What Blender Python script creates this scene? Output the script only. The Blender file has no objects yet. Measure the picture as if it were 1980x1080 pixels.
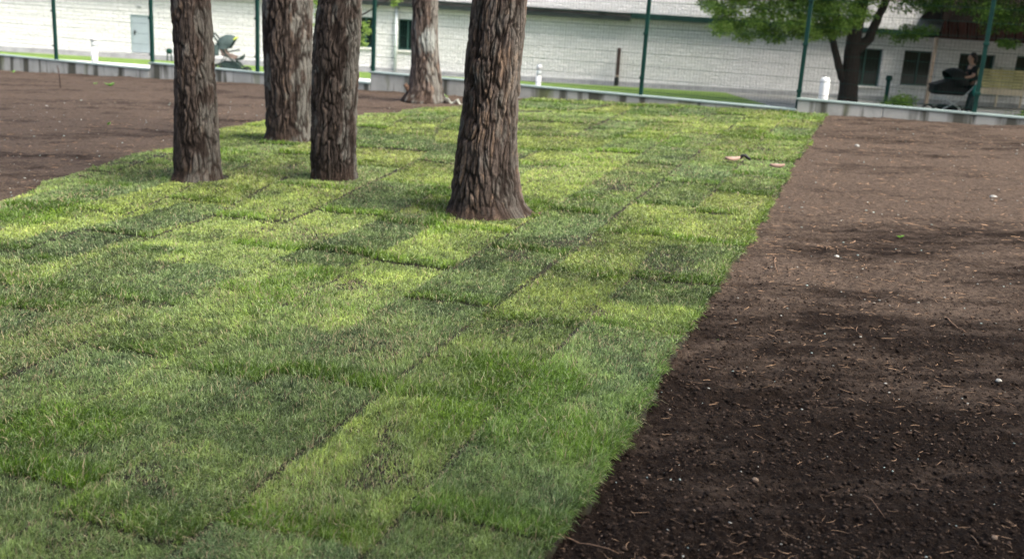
import bpy, math, random
import numpy as np
from math import radians as R, pi, sin, cos
from mathutils import Matrix, Vector
random.seed(7); RNG = np.random.default_rng(11)
SC = bpy.context.scene; COL = SC.collection

# ------------------------------------------------------------------ camera
FPX = 1925.0; H = 1.65
_u = np.array([450, 7230, FPX]); _u /= np.linalg.norm(_u)
_y = np.array([0, 0, -1.0]) + _u * _u[2]; _y /= np.linalg.norm(_y)
_x = np.cross(_y, _u); RW = np.array([_x, _y, _u]); CAM = np.array([0, 0, H])
cd = bpy.data.cameras.new('camera'); cam = bpy.data.objects.new('camera', cd); COL.objects.link(cam)
M4 = Matrix([list(RW[0]) + [0], list(RW[1]) + [0], list(RW[2]) + [H], [0, 0, 0, 1]]); cam.matrix_world = M4
cd.sensor_width = 36; cd.lens = 36 * FPX / 1980; cd.clip_start = .05; cd.clip_end = 3000
cd.dof.use_dof = True; cd.dof.focus_distance = 4.8; cd.dof.aperture_fstop = 2.6
SC.camera = cam
# ------------------------------------------------------------------ light
w = bpy.data.worlds.new('World'); SC.world = w; w.use_nodes = True
nt = w.node_tree; sky = nt.nodes.new('ShaderNodeTexSky'); sky.sky_type = 'NISHITA'; sky.sun_disc = False
SUN = Vector((.55, -.28, .80)).normalized()
sky.sun_elevation = math.asin(SUN.z); sky.sun_rotation = math.atan2(SUN.x, SUN.y)
sky.air_density = 1.0; sky.dust_density = 6.0; sky.ozone_density = .6
bg = nt.nodes['Background']; nt.links.new(sky.outputs[0], bg.inputs[0]); bg.inputs[1].default_value = .12
sl = bpy.data.lights.new('sun', 'SUN'); sl.energy = 1.5; sl.angle = R(30); sl.color = (1, .965, .92)
so = bpy.data.objects.new('sun', sl); COL.objects.link(so); so.rotation_euler = SUN.to_track_quat('Z', 'Y').to_euler(); so.location = (5, -5, 20)
SC.view_settings.view_transform = 'Standard'; SC.view_settings.look = 'None'; SC.view_settings.gamma = 1
SC.view_settings.exposure = 1.72

# ------------------------------------------------------------------ pixel -> place helpers
def ray(px, py):
    d = RW @ np.array([px - 990, 540 - py, -FPX]); return d / np.linalg.norm(d)
def proj(P):
    c = (P - CAM) @ RW; return 990 - FPX * c[..., 0] / c[..., 2], 540 + FPX * c[..., 1] / c[..., 2], -c[..., 2]
GA, GB = .0447, .01583
def gz(x, y): return GA * x + GB * y
def on_ground(px, py, up=0):
    d = ray(px, py); t = -(H - up) / (d[2] - GA * d[0] - GB * d[1]); return CAM + d * t
def on_z(px, py, z):
    d = ray(px, py); return CAM + d * ((z - H) / d[2])
def at_y(px, py, Y):
    d = ray(px, py); return CAM + d * (Y / d[1])
ZO = -.35                                  # level of the yard beyond the wall
# fence line
F0 = np.array([-9.785, 20.975]); FD = np.array([2.33417, -.89534]) / 2.5; FN = np.array([-FD[1], FD[0]])
# turf edge frame: u leftwards from the right edge, v away from the camera
E0 = np.array([.196, 2.742]); ED = np.array([.33051, .94380]); EN = np.array([ED[1], -ED[0]])
def uv_of(x, y): return -((x - E0[0]) * EN[0] + (y - E0[1]) * EN[1]), (x - E0[0]) * ED[0] + (y - E0[1]) * ED[1]
def xy_of(u, v): return E0[0] - u * EN[0] + v * ED[0], E0[1] - u * EN[1] + v * ED[1]

# ------------------------------------------------------------------ noise
def _h(ix, iy, iz, s=0):
    n = (ix.astype(np.int64) * 374761393 + iy.astype(np.int64) * 668265263 + iz.astype(np.int64) * 2147483647 + s * 974711) & 0xffffffff
    n = ((n ^ (n >> 13)) * 1274126177) & 0xffffffff; n = ((n ^ (n >> 16)) * 2246822519) & 0xffffffff
    return ((n ^ (n >> 15)) & 0xffffff) / float(0xffffff)
def vnoise(x, y, z=None, s=0):
    x = np.asarray(x, float); y = np.asarray(y, float); z = np.zeros_like(x) if z is None else np.asarray(z, float)
    i, j, k = np.floor(x), np.floor(y), np.floor(z); fx, fy, fz = x - i, y - j, z - k
    fx, fy, fz = [t * t * (3 - 2 * t) for t in (fx, fy, fz)]; r = 0
    for a in (0, 1):
        for b in (0, 1):
            for c in (0, 1):
                r = r + _h(i + a, j + b, k + c, s) * (fx if a else 1 - fx) * (fy if b else 1 - fy) * (fz if c else 1 - fz)
    return r
def fbm(x, y, z=None, o=4, s=0):
    r = 0; a = .5; t = 0; f = 1
    for q in range(o):
        r = r + a * vnoise(np.asarray(x) * f, np.asarray(y) * f, None if z is None else np.asarray(z) * f, s + q); t += a; a *= .5; f *= 2.03
    return r / t
def worley(x, y, z, s=0):
    i, j, k = np.floor(x), np.floor(y), np.floor(z)
    f1 = np.full(x.shape, 9.); f2 = np.full(x.shape, 9.); cid = np.zeros(x.shape)
    for a in (-1, 0, 1):
        for b in (-1, 0, 1):
            for c in (-1, 0, 1):
                I, J, K = i + a, j + b, k + c
                d = np.sqrt((I + _h(I, J, K, s) - x) ** 2 + (J + _h(I, J, K, s + 1) - y) ** 2 + (K + _h(I, J, K, s + 2) - z) ** 2)
                m = d < f1; f2 = np.where(m, f1, np.minimum(f2, d)); cid = np.where(m, _h(I, J, K, s + 3), cid); f1 = np.where(m, d, f1)
    return f1, f2, cid
def smooth(a, b, x):
    t = np.clip((x - a) / (b - a), 0, 1); return t * t * (3 - 2 * t)

# ------------------------------------------------------------------ materials
def new_mat(name):
    m = bpy.data.materials.new(name); m.use_nodes = True; n = m.node_tree
    return m, n, n.nodes['Principled BSDF']
def mat(name, col, rough=.6, var=.15, scale=20, bump=.0, metal=0, col2=None, spec=.3):
    m, n, b = new_mat(name); N = n.nodes; L = n.links
    b.inputs['Roughness'].default_value = rough; b.inputs['Metallic'].default_value = metal; b.inputs['Specular IOR Level'].default_value = spec
    tc = N.new('ShaderNodeTexCoord'); no = N.new('ShaderNodeTexNoise'); no.inputs['Scale'].default_value = scale; no.inputs['Detail'].default_value = 6
    L.new(tc.outputs['Object'], no.inputs['Vector'])
    cr = N.new('ShaderNodeValToRGB'); c2 = col2 or tuple(c * (1 - var) for c in col)
    cr.color_ramp.elements[0].color = (*c2, 1); cr.color_ramp.elements[0].position = .35
    cr.color_ramp.elements[1].color = (*[min(1, c * (1 + (0 if col2 else var))) for c in col], 1); cr.color_ramp.elements[1].position = .65
    L.new(no.outputs['Fac'], cr.inputs['Fac']); L.new(cr.outputs['Color'], b.inputs['Base Color'])
    if bump:
        bp = N.new('ShaderNodeBump'); bp.inputs['Strength'].default_value = bump; bp.inputs['Distance'].default_value = .02
        L.new(no.outputs['Fac'], bp.inputs['Height']); L.new(bp.outputs['Normal'], b.inputs['Normal'])
    return m
def attr_mat(name, attr='Col', rough=.7, transl=0, spec=.2, bump=None):
    m, n, b = new_mat(name); N = n.nodes; L = n.links
    a = N.new('ShaderNodeAttribute'); a.attribute_name = attr
    b.inputs['Roughness'].default_value = rough; b.inputs['Specular IOR Level'].default_value = spec
    L.new(a.outputs['Color'], b.inputs['Base Color'])
    if bump:
        tc = N.new('ShaderNodeTexCoord'); no = N.new('ShaderNodeTexNoise'); no.inputs['Scale'].default_value = bump[0]; no.inputs['Detail'].default_value = 8
        L.new(tc.outputs['Object'], no.inputs['Vector']); bp = N.new('ShaderNodeBump'); bp.inputs['Strength'].default_value = bump[1]; bp.inputs['Distance'].default_value = .01
        L.new(no.outputs['Fac'], bp.inputs['Height']); L.new(bp.outputs['Normal'], b.inputs['Normal'])
    if transl:
        t = N.new('ShaderNodeBsdfTranslucent'); L.new(a.outputs['Color'], t.inputs['Color']); mx = N.new('ShaderNodeMixShader'); mx.inputs[0].default_value = transl
        L.new(b.outputs[0], mx.inputs[1]); L.new(t.outputs[0], mx.inputs[2]); L.new(mx.outputs[0], N['Material Output'].inputs['Surface'])
    return m

# ------------------------------------------------------------------ object helpers
def tag(o, label=None, cat=None, group=None, kind=None):
    if label: o['label'] = label
    if cat: o['category'] = cat
    if group: o['group'] = group
    if kind: o['kind'] = kind
    return o
def thing(name, label, cat, loc=(0, 0, 0), rz=0, group=None):
    o = bpy.data.objects.new(name, None); COL.objects.link(o); o.location = loc; o.rotation_euler = (0, 0, rz); o.empty_display_size = .2
    return tag(o, label, cat, group)
def root_of(o):
    while o.parent: o = o.parent
    return o
def obj_np(name, V, F, material, parent=None, smooth_=False, local=True, attrs=None, quads=None):
    """V (n,3); F list of index lists, or (m,k) array"""
    V = np.asarray(V, np.float32)
    if parent is not None and not local: V = V - np.array(root_of(parent).location, np.float32)
    me = bpy.data.meshes.new(name)
    if isinstance(F, np.ndarray):
        m, k = F.shape; me.vertices.add(len(V)); me.vertices.foreach_set('co', V.ravel())
        me.loops.add(m * k); me.polygons.add(m); me.loops.foreach_set('vertex_index', F.astype(np.int32).ravel())
        me.polygons.foreach_set('loop_start', np.arange(0, m * k, k, dtype=np.int32))
        me.update(calc_edges=True)
    else:
        me.from_pydata(V.tolist(), [], [list(map(int, f)) for f in F]); me.update()
    if smooth_: me.polygons.foreach_set('use_smooth', np.ones(len(me.polygons), bool))
    for nm, A in (attrs or {}).items():
        at = me.attributes.new(nm, 'FLOAT_COLOR', 'POINT'); c = np.ones((len(V), 4), np.float32); c[:, :3] = A; at.data.foreach_set('color', c.ravel())
    me.materials.append(material)
    o = bpy.data.objects.new(name, me); COL.objects.link(o)
    if parent is not None: o.parent = parent
    return o

class MB:
    def __init__(s): s.v = []; s.f = []
    def add(s, V, F):
        n = len(s.v); s.v += [tuple(map(float, p)) for p in V]; s.f += [[i + n for i in f] for f in F]; return s
    def box(s, x0, x1, y0, y1, z0, z1, bev=0):
        if bev:
            b = bev; P = []
            for z, ins in ((z0, b), (z0 + b, 0), (z1 - b, 0), (z1, b)):
                X0, X1, Y0, Y1 = x0 + ins, x1 - ins, y0 + ins, y1 - ins
                P.append([(X0 + b, Y0, z), (X1 - b, Y0, z), (X1, Y0 + b, z), (X1, Y1 - b, z), (X1 - b, Y1, z), (X0 + b, Y1, z), (X0, Y1 - b, z), (X0, Y0 + b, z)])
            V = sum(P, []); F = [[k * 8 + i, k * 8 + (i + 1) % 8, k * 8 + 8 + (i + 1) % 8, k * 8 + 8 + i] for k in range(3) for i in range(8)]
            F += [list(range(7, -1, -1)), list(range(24, 32))]; return s.add(V, F)
        V = [(x0, y0, z0), (x1, y0, z0), (x1, y1, z0), (x0, y1, z0), (x0, y0, z1), (x1, y0, z1), (x1, y1, z1), (x0, y1, z1)]
        return s.add(V, [[3, 2, 1, 0], [4, 5, 6, 7], [0, 1, 5, 4], [1, 2, 6, 5], [2, 3, 7, 6], [3, 0, 4, 7]])
    def tube(s, pts, r, n=8, cap=True):
        P = [Vector(p) for p in pts]; m = len(P); rr = r if hasattr(r, '__len__') else [r] * m; V = []; a = None
        for i in range(m):
            t = (P[min(i + 1, m - 1)] - P[max(i - 1, 0)]).normalized()
            if a is None: a = t.orthogonal().normalized()
            a = (a - t * a.dot(t)).normalized(); b = t.cross(a)
            for k in range(n):
                q = 2 * pi * k / n; V.append(P[i] + (a * cos(q) + b * sin(q)) * rr[i])
        F = [[i * n + k, i * n + (k + 1) % n, (i + 1) * n + (k + 1) % n, (i + 1) * n + k] for i in range(m - 1) for k in range(n)]
        if cap: F += [list(range(n - 1, -1, -1)), [(m - 1) * n + k for k in range(n)]]
        return s.add(V, F)
    def lathe(s, prof, c=(0, 0, 0), n=20, axis='z'):
        V = []; m = len(prof)
        for r, z in prof:
            for k in range(n):
                q = 2 * pi * k / n; p = (r * cos(q), r * sin(q), z)
                if axis == 'y': p = (p[0], p[2], p[1])
                V.append((p[0] + c[0], p[1] + c[1], p[2] + c[2]))
        F = [[i * n + k, i * n + (k + 1) % n, (i + 1) * n + (k + 1) % n, (i + 1) * n + k] for i in range(m - 1) for k in range(n)]
        F += [list(range(n - 1, -1, -1)), [(m - 1) * n + k for k in range(n)]]
        return s.add(V, F)
    def blob(s, c, r, n=10, jit=.0, seed=0):
        rs = random.Random(seed); V = []; F = []; m = n // 2 + 1
        for i in range(m + 1):
            t = pi * i / m
            for k in range(n):
                q = 2 * pi * k / n; j = 1 + jit * (rs.random() - .5)
                V.append((c[0] + r[0] * sin(t) * cos(q) * j, c[1] + r[1] * sin(t) * sin(q) * j, c[2] - r[2] * cos(t) * j))
        F = [[i * n + k, i * n + (k + 1) % n, (i + 1) * n + (k + 1) % n, (i + 1) * n + k] for i in range(m) for k in range(n)]
        return s.add(V, F)
    def wheel(s, c, r, w, n=20):          # torus-like tyre, axis y
        prof = [(r - .02, -w / 2), (r, -w / 3), (r, w / 3), (r - .02, w / 2), (r - .045, w / 3), (r - .045, -w / 3)]
        V = []; m = len(prof)
        for a, y in prof:
            for k in range(n): V.append((c[0] + a * cos(2 * pi * k / n), c[1] + y, c[2] + a * sin(2 * pi * k / n)))
        return s.add(V, [[(i) * n + k, i * n + (k + 1) % n, ((i + 1) % m) * n + (k + 1) % n, ((i + 1) % m) * n + k] for i in range(m) for k in range(n)])
    def build(s, name, m, parent=None, smooth_=False, local=True):
        return obj_np(name, np.array(s.v), s.f, m, parent, smooth_, local)

# ------------------------------------------------------------------ GROUND: soil
def soil_h(x, y):
    d = np.hypot(x, y)
    n = (fbm(x * .8, y * .8, o=3, s=1) - .5) * .05 + (fbm(x * 5, y * 5, o=3, s=5) - .5) * .024
    cl = fbm(x * 38, y * 38, o=3, s=9); n = n + (fbm(x * 2.1, y * 5.5, o=3, s=21) - .5) * .035 + (fbm(x * 13, y * 13, o=3, s=24) - .5) * .022 + (np.abs(cl - .5) * -2 + .3) * .022 * np.clip(9 / np.maximum(d, 1), .3, 1)
    g2 = vnoise(x * 14, y * 14, s=31); n = n + np.maximum(g2 - .72, 0) * .05
    return gz(x, y) + n
def build_soil():
    ang = np.concatenate([np.arange(-46, 44, .16), np.arange(44, 314.1, 5)]) * pi / 180
    nr = 560; A = ang[None, :]; sx, sy = np.sin(A), np.cos(A)
    fn = FN; den = sx * fn[0] + sy * fn[1]; rm = np.where(den > .15, ((F0 + FN * .03) @ fn) / np.maximum(den, .15), 60); rm = np.minimum(rm, 60)
    t = (np.arange(nr) / (nr - 1))[:, None]; r0 = np.where(np.abs((A * 180 / pi)) < 46, 1.6, 1.6)
    r = r0 * (rm / r0) ** t; x = r * sx; y = r * sy; z = soil_h(x, y)
    V = np.stack([x, y, z], -1).reshape(-1, 3); na = len(ang)
    i = np.arange(nr - 1)[:, None]; k = np.arange(na)[None, :]; k2 = (k + 1) % na
    F = np.stack([i * na + k + 0 * k2, i * na + k2, (i + 1) * na + k2, (i + 1) * na + k], -1).reshape(-1, 4)
    # inner disc under the camera
    V = np.vstack([V, [[0, 0, 0]]]); c = len(V) - 1
    Fq = np.stack([np.full(na, c), np.arange(na), (np.arange(na) + 1) % na, (np.arange(na) + 1) % na], -1)
    F = F[:, ::-1]
    m, n, b = new_mat('soil'); N = n.nodes; L = n.links; b.inputs['Roughness'].default_value = .95; b.inputs['Specular IOR Level'].default_value = .1
    tc = N.new('ShaderNodeTexCoord'); mp = N.new('ShaderNodeMapping'); mp.inputs['Rotation'].default_value = (0, 0, R(12)); mp.inputs['Scale'].default_value = (.55, 1.5, 1)
    L.new(tc.outputs['Object'], mp.inputs[0])
    def noise(scale, det=6, src=tc.outputs['Object'], rough=.6):
        q = N.new('ShaderNodeTexNoise'); q.inputs['Scale'].default_value = scale; q.inputs['Detail'].default_value = det; q.inputs['Roughness'].default_value = rough; L.new(src, q.inputs['Vector']); return q.outputs['Fac']
    big = noise(.75, 7, mp.outputs[0], .62); fine = noise(42, 9, rough=.68); grit = noise(190, 4)
    def mix(f, a, c):
        q = N.new('ShaderNodeMix'); q.data_type = 'RGBA'
        (L.new(f, q.inputs[0]) if not isinstance(f, float) else setattr(q.inputs[0], 'default_value', f))
        for i_, s_ in ((6, a), (7, c)):
            if isinstance(s_, tuple): q.inputs[i_].default_value = (*s_, 1)
            else: L.new(s_, q.inputs[i_])
        return q.outputs[2]
    def ramp(f, lo, hi):
        q = N.new('ShaderNodeMapRange'); q.inputs[1].default_value = lo; q.inputs[2].default_value = hi; L.new(f, q.inputs[0]); return q.outputs[0]
    dark = mix(ramp(fine, .35, .7), SOIL_D0, SOIL_D1); dry = mix(ramp(fine, .3, .7), SOIL_L0, SOIL_L1)
    # drier, trodden soil further off and towards the wall; freshly raked dark soil in the near half
    sp = N.new('ShaderNodeSeparateXYZ'); L.new(tc.outputs['Object'], sp.inputs[0])
    dist = ramp(sp.outputs[1], 2.9, 7.8)
    ad = N.new('ShaderNodeMath'); ad.operation = 'MULTIPLY_ADD'; L.new(dist, ad.inputs[0]); ad.inputs[1].default_value = .29; L.new(big, ad.inputs[2])
    mp2 = N.new('ShaderNodeMapping'); mp2.inputs['Scale'].default_value = (.8, 2.6, 1); L.new(tc.outputs['Object'], mp2.inputs[0]); st = noise(2.3, 8, mp2.outputs[0], .7)
    ad2 = N.new('ShaderNodeMath'); ad2.operation = 'MULTIPLY_ADD'; L.new(st, ad2.inputs[0]); ad2.inputs[1].default_value = .85; L.new(ad.outputs[0], ad2.inputs[2])
    c = mix(ramp(ad2.outputs[0], .97, 1.22), dark, dry)
    # flecks
    fl = N.new('ShaderNodeTexVoronoi'); fl.inputs['Scale'].default_value = 45; L.new(tc.outputs['Object'], fl.inputs['Vector'])
    lt = N.new('ShaderNodeMath'); lt.operation = 'LESS_THAN'; lt.inputs[1].default_value = .13; L.new(fl.outputs['Distance'], lt.inputs[0])
    gt = N.new('ShaderNodeMath'); gt.operation = 'GREATER_THAN'; gt.inputs[1].default_value = .80
    s3 = N.new('ShaderNodeSeparateColor'); L.new(fl.outputs['Color'], s3.inputs[0]); L.new(s3.outputs[0], gt.inputs[0])
    mu = N.new('ShaderNodeMath'); mu.operation = 'MULTIPLY'; L.new(lt.outputs[0], mu.inputs[0]); L.new(gt.outputs[0], mu.inputs[1])
    c = mix(mu.outputs[0], c, (.22, .16, .12)); L.new(c, b.inputs['Base Color'])
    bp = N.new('ShaderNodeBump'); bp.inputs['Strength'].default_value = 1.0; bp.inputs['Distance'].default_value = .035
    m2 = N.new('ShaderNodeMath'); m2.operation = 'MULTIPLY_ADD'; L.new(grit, m2.inputs[0]); m2.inputs[1].default_value = .3; L.new(fine, m2.inputs[2])
    L.new(m2.outputs[0], bp.inputs['Height']); L.new(bp.outputs['Normal'], b.inputs['Normal'])
    o = obj_np('soil', V, F, m, None, True); o['kind'] = 'structure'
    o2 = obj_np('ground_underfoot', np.vstack([V[:na], [[0, 0, 0]]]), [[na, i_, (i_ + 1) % na] for i_ in range(na)][::1], m, None, True); o2.name = 'soil_underfoot'; o2['kind'] = 'structure'
    return m
SOIL_D0, SOIL_D1 = (.0075, .0047, .0031), (.028, .0185, .0125)
SOIL_L0, SOIL_L1 = (.042, .030, .022), (.150, .112, .084)
soil_mat = build_soil()

# ------------------------------------------------------------------ TURF outline
LEFT = [(-40, -1.2), (4.5, -1.2), (5.0, 1.2), (5.35, 2.5), (5.74, 3.33), (5.80, 3.88), (6.12, 4.17), (6.23, 5.03), (6.42, 6.26), (6.75, 7.2), (6.95, 8.1), (6.85, 8.75), (6.45, 9.3), (5.97, 9.74), (5.8, 10.6), (5.71, 11.39), (5.25, 11.95)]
_lv = np.array([p[1] for p in LEFT[1:]]); _lu = np.array([p[0] for p in LEFT[1:]])
def wall_v(u):      # v at which the turf meets the wall
    x, y = xy_of(u, 0 * u); return ((F0 - FN * .05) @ FN - (x * FN[0] + y * FN[1])) / (ED @ FN)
def inside(u, v):
    e = (vnoise(v * 3.1, v * 0, s=3) - .5) * .05 + (vnoise(v * 17, v * 0, s=4) - .5) * .035 + (_h(np.floor(v / 1.27), v * 0, v * 0, 7) - .5) * .035
    lim = np.interp(v, _lv, _lu) + (vnoise(v * 2.3, v * 0, s=6) - .5) * .16 + (vnoise(v * 11, v * 0, s=8) - .5) * .06
    far = np.minimum(wall_v(u), np.where(u > 4.8, 12.0 - (u - 4.8) * .2, 99))
    return (u > e) & (u < lim) & (v < far) & (v > -2.5)
# rolls of turf
SW = .535
def roll_uv(u, v):
    sk = smooth(2.4, 5.0, u) * .21 * (v - 2.2); us = u - sk
    k = np.floor(us / SW); f = us / SW - k
    ln = 1.0 + .3 * _h(k, k * 0, k * 0, 51); off = _h(k, k * 0 + 3, k * 0, 52) * 1.4
    q = (v + off) / ln + .035 * (vnoise(us * 6, v * .0 + k, s=53) - .5); j = np.floor(q); g = q - j
    return k, f, j, g, ln
def turf_h(x, y, k, j, f, g):
    base = gz(x, y) + (fbm(x * .8, y * .8, o=3, s=1) - .5) * .05
    lift = .016 + .020 * _h(k, j, k * 0, 60)
    return base + lift + .012 * (fbm(x * 4, y * 4, o=2, s=62) - .5)
def build_turf_base():
    st = .035; U = np.arange(-.1, 8.3, st); Vv = np.arange(-2.2, 14.6, st); uu, vv = np.meshgrid(U, Vv, indexing='ij')
    k, f, j, g, ln = roll_uv(uu, vv); x, y = xy_of(uu, vv); ins = inside(uu, vv)
    z = np.where(ins, turf_h(x, y, k, j, f, g), gz(x, y) + (fbm(x * .8, y * .8, o=3, s=1) - .5) * .05 - .02)
    P = np.stack([x, y, z], -1).reshape(-1, 3); n2 = len(Vv)
    i, jj = np.meshgrid(np.arange(len(U) - 1), np.arange(n2 - 1), indexing='ij')
    keep = (ins[:-1, :-1] | ins[1:, :-1] | ins[:-1, 1:] | ins[1:, 1:]); a = (i * n2 + jj)[keep]
    F = np.stack([a, a + 1, a + n2 + 1, a + n2], -1)
    m = mat('turf_thatch', (.020, .020, .008), .95, .3, 30, .6, col2=(.010, .008, .005))
    o = obj_np('turf', P, F, m, None, True); o['kind'] = 'structure'
build_turf_base()

# ------------------------------------------------------------------ GRASS blades
def pal(t, stops):
    t = np.clip(t, 0, .9999) * (len(stops) - 1); i = t.astype(int); f = (t - i)[:, None]; S = np.array(stops); return S[i] * (1 - f) + S[i + 1] * f
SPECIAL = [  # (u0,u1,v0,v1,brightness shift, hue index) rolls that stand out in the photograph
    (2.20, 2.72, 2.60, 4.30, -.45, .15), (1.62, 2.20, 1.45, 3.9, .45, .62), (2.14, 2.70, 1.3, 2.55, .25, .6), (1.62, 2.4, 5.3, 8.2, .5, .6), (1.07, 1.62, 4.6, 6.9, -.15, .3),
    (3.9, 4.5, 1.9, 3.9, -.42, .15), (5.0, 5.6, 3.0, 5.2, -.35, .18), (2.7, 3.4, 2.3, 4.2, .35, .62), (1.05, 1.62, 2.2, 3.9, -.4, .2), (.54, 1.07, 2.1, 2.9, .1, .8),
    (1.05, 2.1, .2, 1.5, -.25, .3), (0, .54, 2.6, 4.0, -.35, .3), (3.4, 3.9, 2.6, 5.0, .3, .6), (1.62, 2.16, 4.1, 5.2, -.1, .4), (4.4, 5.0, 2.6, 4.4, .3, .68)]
def bare(x, y, k, j, f, g):
    """bald spots, worn seams"""
    n = fbm(x * 2.2, y * 2.2, o=3, s=71); b = smooth(.71, .80, n) * .7
    for px, py, r in ((175, 1040, .16), (270, 935, .09), (330, 880, .07), (720, 690, .13), (745, 700, .10), (590, 1010, .06), (860, 560, .05), (815, 980, .05), (60, 870, .05)):
        p = on_ground(px, py); b = np.maximum(b, (1 - smooth(r * .2, r * 1.3, np.hypot(x - p[0], (y - p[1]) * .8) + (fbm(x * 14, y * 14, o=3, s=73) - .5) * r * 1.6)) * .62)
    seam = np.minimum(f, 1 - f) * SW; sv = np.minimum(g, 1 - g)
    b = np.maximum(b, (1 - smooth(.004, .024, seam)) * .92 * smooth(.22, .6, vnoise(x * 2.3, y * 2.3, s=72))); b = np.maximum(b, (1 - smooth(0, .018, sv)) * .7)
    return b
def build_grass():
    ncand = 2300000; d0 = 2.2; d1 = 21.
    r = RNG.random(ncand); al = RNG.uniform(-36, 34, ncand) * pi / 180
    # density ~ d^-1.7 -> radial pdf d^-.7
    d = (d0 ** .3 + r * (d1 ** .3 - d0 ** .3)) ** (1 / .3); x = d * np.sin(al); y = d * np.cos(al)
    u, v = uv_of(x, y); m = inside(u, v) ; x, y, u, v, d = [a[m] for a in (x, y, u, v, d)]
    X, Y, _ = proj(np.stack([x, y, gz(x, y)], -1)); m = (X > -330) & (X < 2300) & (Y < 1240); x, y, u, v, d = [a[m] for a in (x, y, u, v, d)]
    k, f, j, g, ln = roll_uv(u, v); bb = bare(x, y, k, j, f, g)
    m = RNG.random(len(x)) > bb * .93
    for bx, by, br in TRUNKS: m &= np.hypot(x - bx, y - by) > br
    x, y, u, v, d, k, f, j, g, ln, bb = [a[m] for a in (x, y, u, v, d, k, f, j, g, ln, bb)]
    n = len(x); print('blades', n)
    z = turf_h(x, y, k, j, f, g)
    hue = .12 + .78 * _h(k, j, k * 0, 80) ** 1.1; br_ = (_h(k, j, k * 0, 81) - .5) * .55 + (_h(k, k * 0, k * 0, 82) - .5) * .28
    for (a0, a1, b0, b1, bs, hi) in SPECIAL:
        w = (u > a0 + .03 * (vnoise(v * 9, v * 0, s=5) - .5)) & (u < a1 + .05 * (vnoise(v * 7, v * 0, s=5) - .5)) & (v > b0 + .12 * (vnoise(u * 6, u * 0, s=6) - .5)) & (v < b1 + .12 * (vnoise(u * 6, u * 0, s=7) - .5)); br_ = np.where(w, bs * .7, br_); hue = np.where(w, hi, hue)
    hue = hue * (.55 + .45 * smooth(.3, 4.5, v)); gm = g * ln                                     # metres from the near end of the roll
    lush = (1 - smooth(.08, .24, gm)) * (.45 + .55 * _h(k, j, k * 0, 83)) * smooth(.30, .55, vnoise(x * 2.6, y * 2.6, s=84) + .25)
    lush = np.maximum(lush, smooth(.62, .75, fbm(x * 1.7, y * 1.7, o=3, s=85)) * .8)
    edge = 1 - smooth(.0, .10, u); lush = np.maximum(lush, edge * .7)
    nz = fbm(x * 3.3, y * 3.3, o=3, s=86); nf = fbm(x * 13, y * 13, o=2, s=87)
    tuf = vnoise(x * 34, y * 34, s=97); tuf2 = vnoise(x * 21 + 9, y * 21, s=98)
    hue = np.clip(hue + (nz - .5) * .5 + (nf - .5) * .25, 0, 1)
    # hue 0 bluish grey-green ... .5 mid ... 1 yellow-green
    C = pal(hue, [(.118, .180, .072), (.146, .210, .068), (.178, .240, .064), (.220, .278, .064), (.285, .335, .090)])
    L_ = pal(RNG.random(n) * .6 + hue * .4, [(.048, .105, .009), (.078, .150, .011), (.125, .210, .015)])
    C = C * (1 - lush[:, None]) + L_ * lush[:, None]
    C *= (1 + br_ * .9 + (nz - .5) * .75 + (nf - .5) * .7 + (tuf - .5) * .5 + .25 * smooth(5, 14, d))[:, None]  # last term lightens far blades: open-sky brightness painted into the colour
    rr = RNG.random(n); C *= (1 + (.92 * RNG.random(n) - .46) * np.clip(1.25 - d / 20, .6, 1))[:, None]
    pale = (rr < .16)[:, None]; C = np.where(pale, C * .5 + np.array([.21, .26, .14]), C)
    straw = (rr > .968 - .10 * smooth(.5, .7, vnoise(x * 1.3, y * 1.3, s=88)) - bb * .25)[:, None]; C = np.where(straw, np.array([.34, .29, .17]) * (.6 + .6 * RNG.random((n, 1))), C)
    C = np.clip(C, .008, .6)
    h = (.024 + .018 * RNG.random(n) + .014 * (nz - .3)) * (1 + .75 * lush) * np.where(rr > .985, 1.5, 1) * (.80) * (.75 + .30 * tuf)
    wd = (.0019 + .0019 * RNG.random(n)) * np.maximum(1, (d / 3.2)) ** .85 * (1 + .15 * lush)
    fl = fbm(x * 1.1 + 7, y * 1.1, o=2, s=90) * 4 * pi; th = fl + tuf2 * 3 + RNG.normal(0, 1.1, n); th = np.where(RNG.random(n) < .35, RNG.random(n) * 2 * pi, th)
    lean = np.clip(.80 + .38 * RNG.normal(size=n) + .35 * (vnoise(x * 2, y * 2, s=91) - .5), .05, 1.6)
    # along the right edge blades hang outwards over the soil
    out = math.atan2(EN[1], EN[0]); eh = RNG.random(n) < edge * .8; th = np.where(eh, out + RNG.normal(0, .6, n), th); lean = np.where(eh, lean + .35, lean); h = np.where(eh, h * 1.15, h)
    dx, dy = np.cos(th), np.sin(th); fa = RNG.random(n) * 2 * pi; sx, sy = np.cos(fa) * wd, np.sin(fa) * wd
    B = np.stack([x, y, z - .004], -1); S = np.stack([sx, sy, sx * 0], -1) * .5
    D = np.stack([dx, dy, dx * 0], -1); Zv = np.array([0, 0, 1.])
    mid = B + (D * np.sin(lean * .55)[:, None] + Zv * np.cos(lean * .55)[:, None]) * (h * .5)[:, None]
    l2 = np.minimum(lean * 1.5, 2.0); tip = mid + (D * np.sin(l2)[:, None] + Zv * np.cos(l2)[:, None]) * (h * .55)[:, None]
    P = np.stack([B - S, B + S, mid + S * .8, mid - S * .8, tip], 1).reshape(-1, 3)
    CC = np.repeat(C[:, None, :], 5, 1); CC[:, :2] *= .6; CC[:, 4] *= 1.06; CC = CC.reshape(-1, 3)  # feet darkened, tips lightened: shade between blades painted into the colour
    b = np.arange(n)[:, None] * 5
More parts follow.
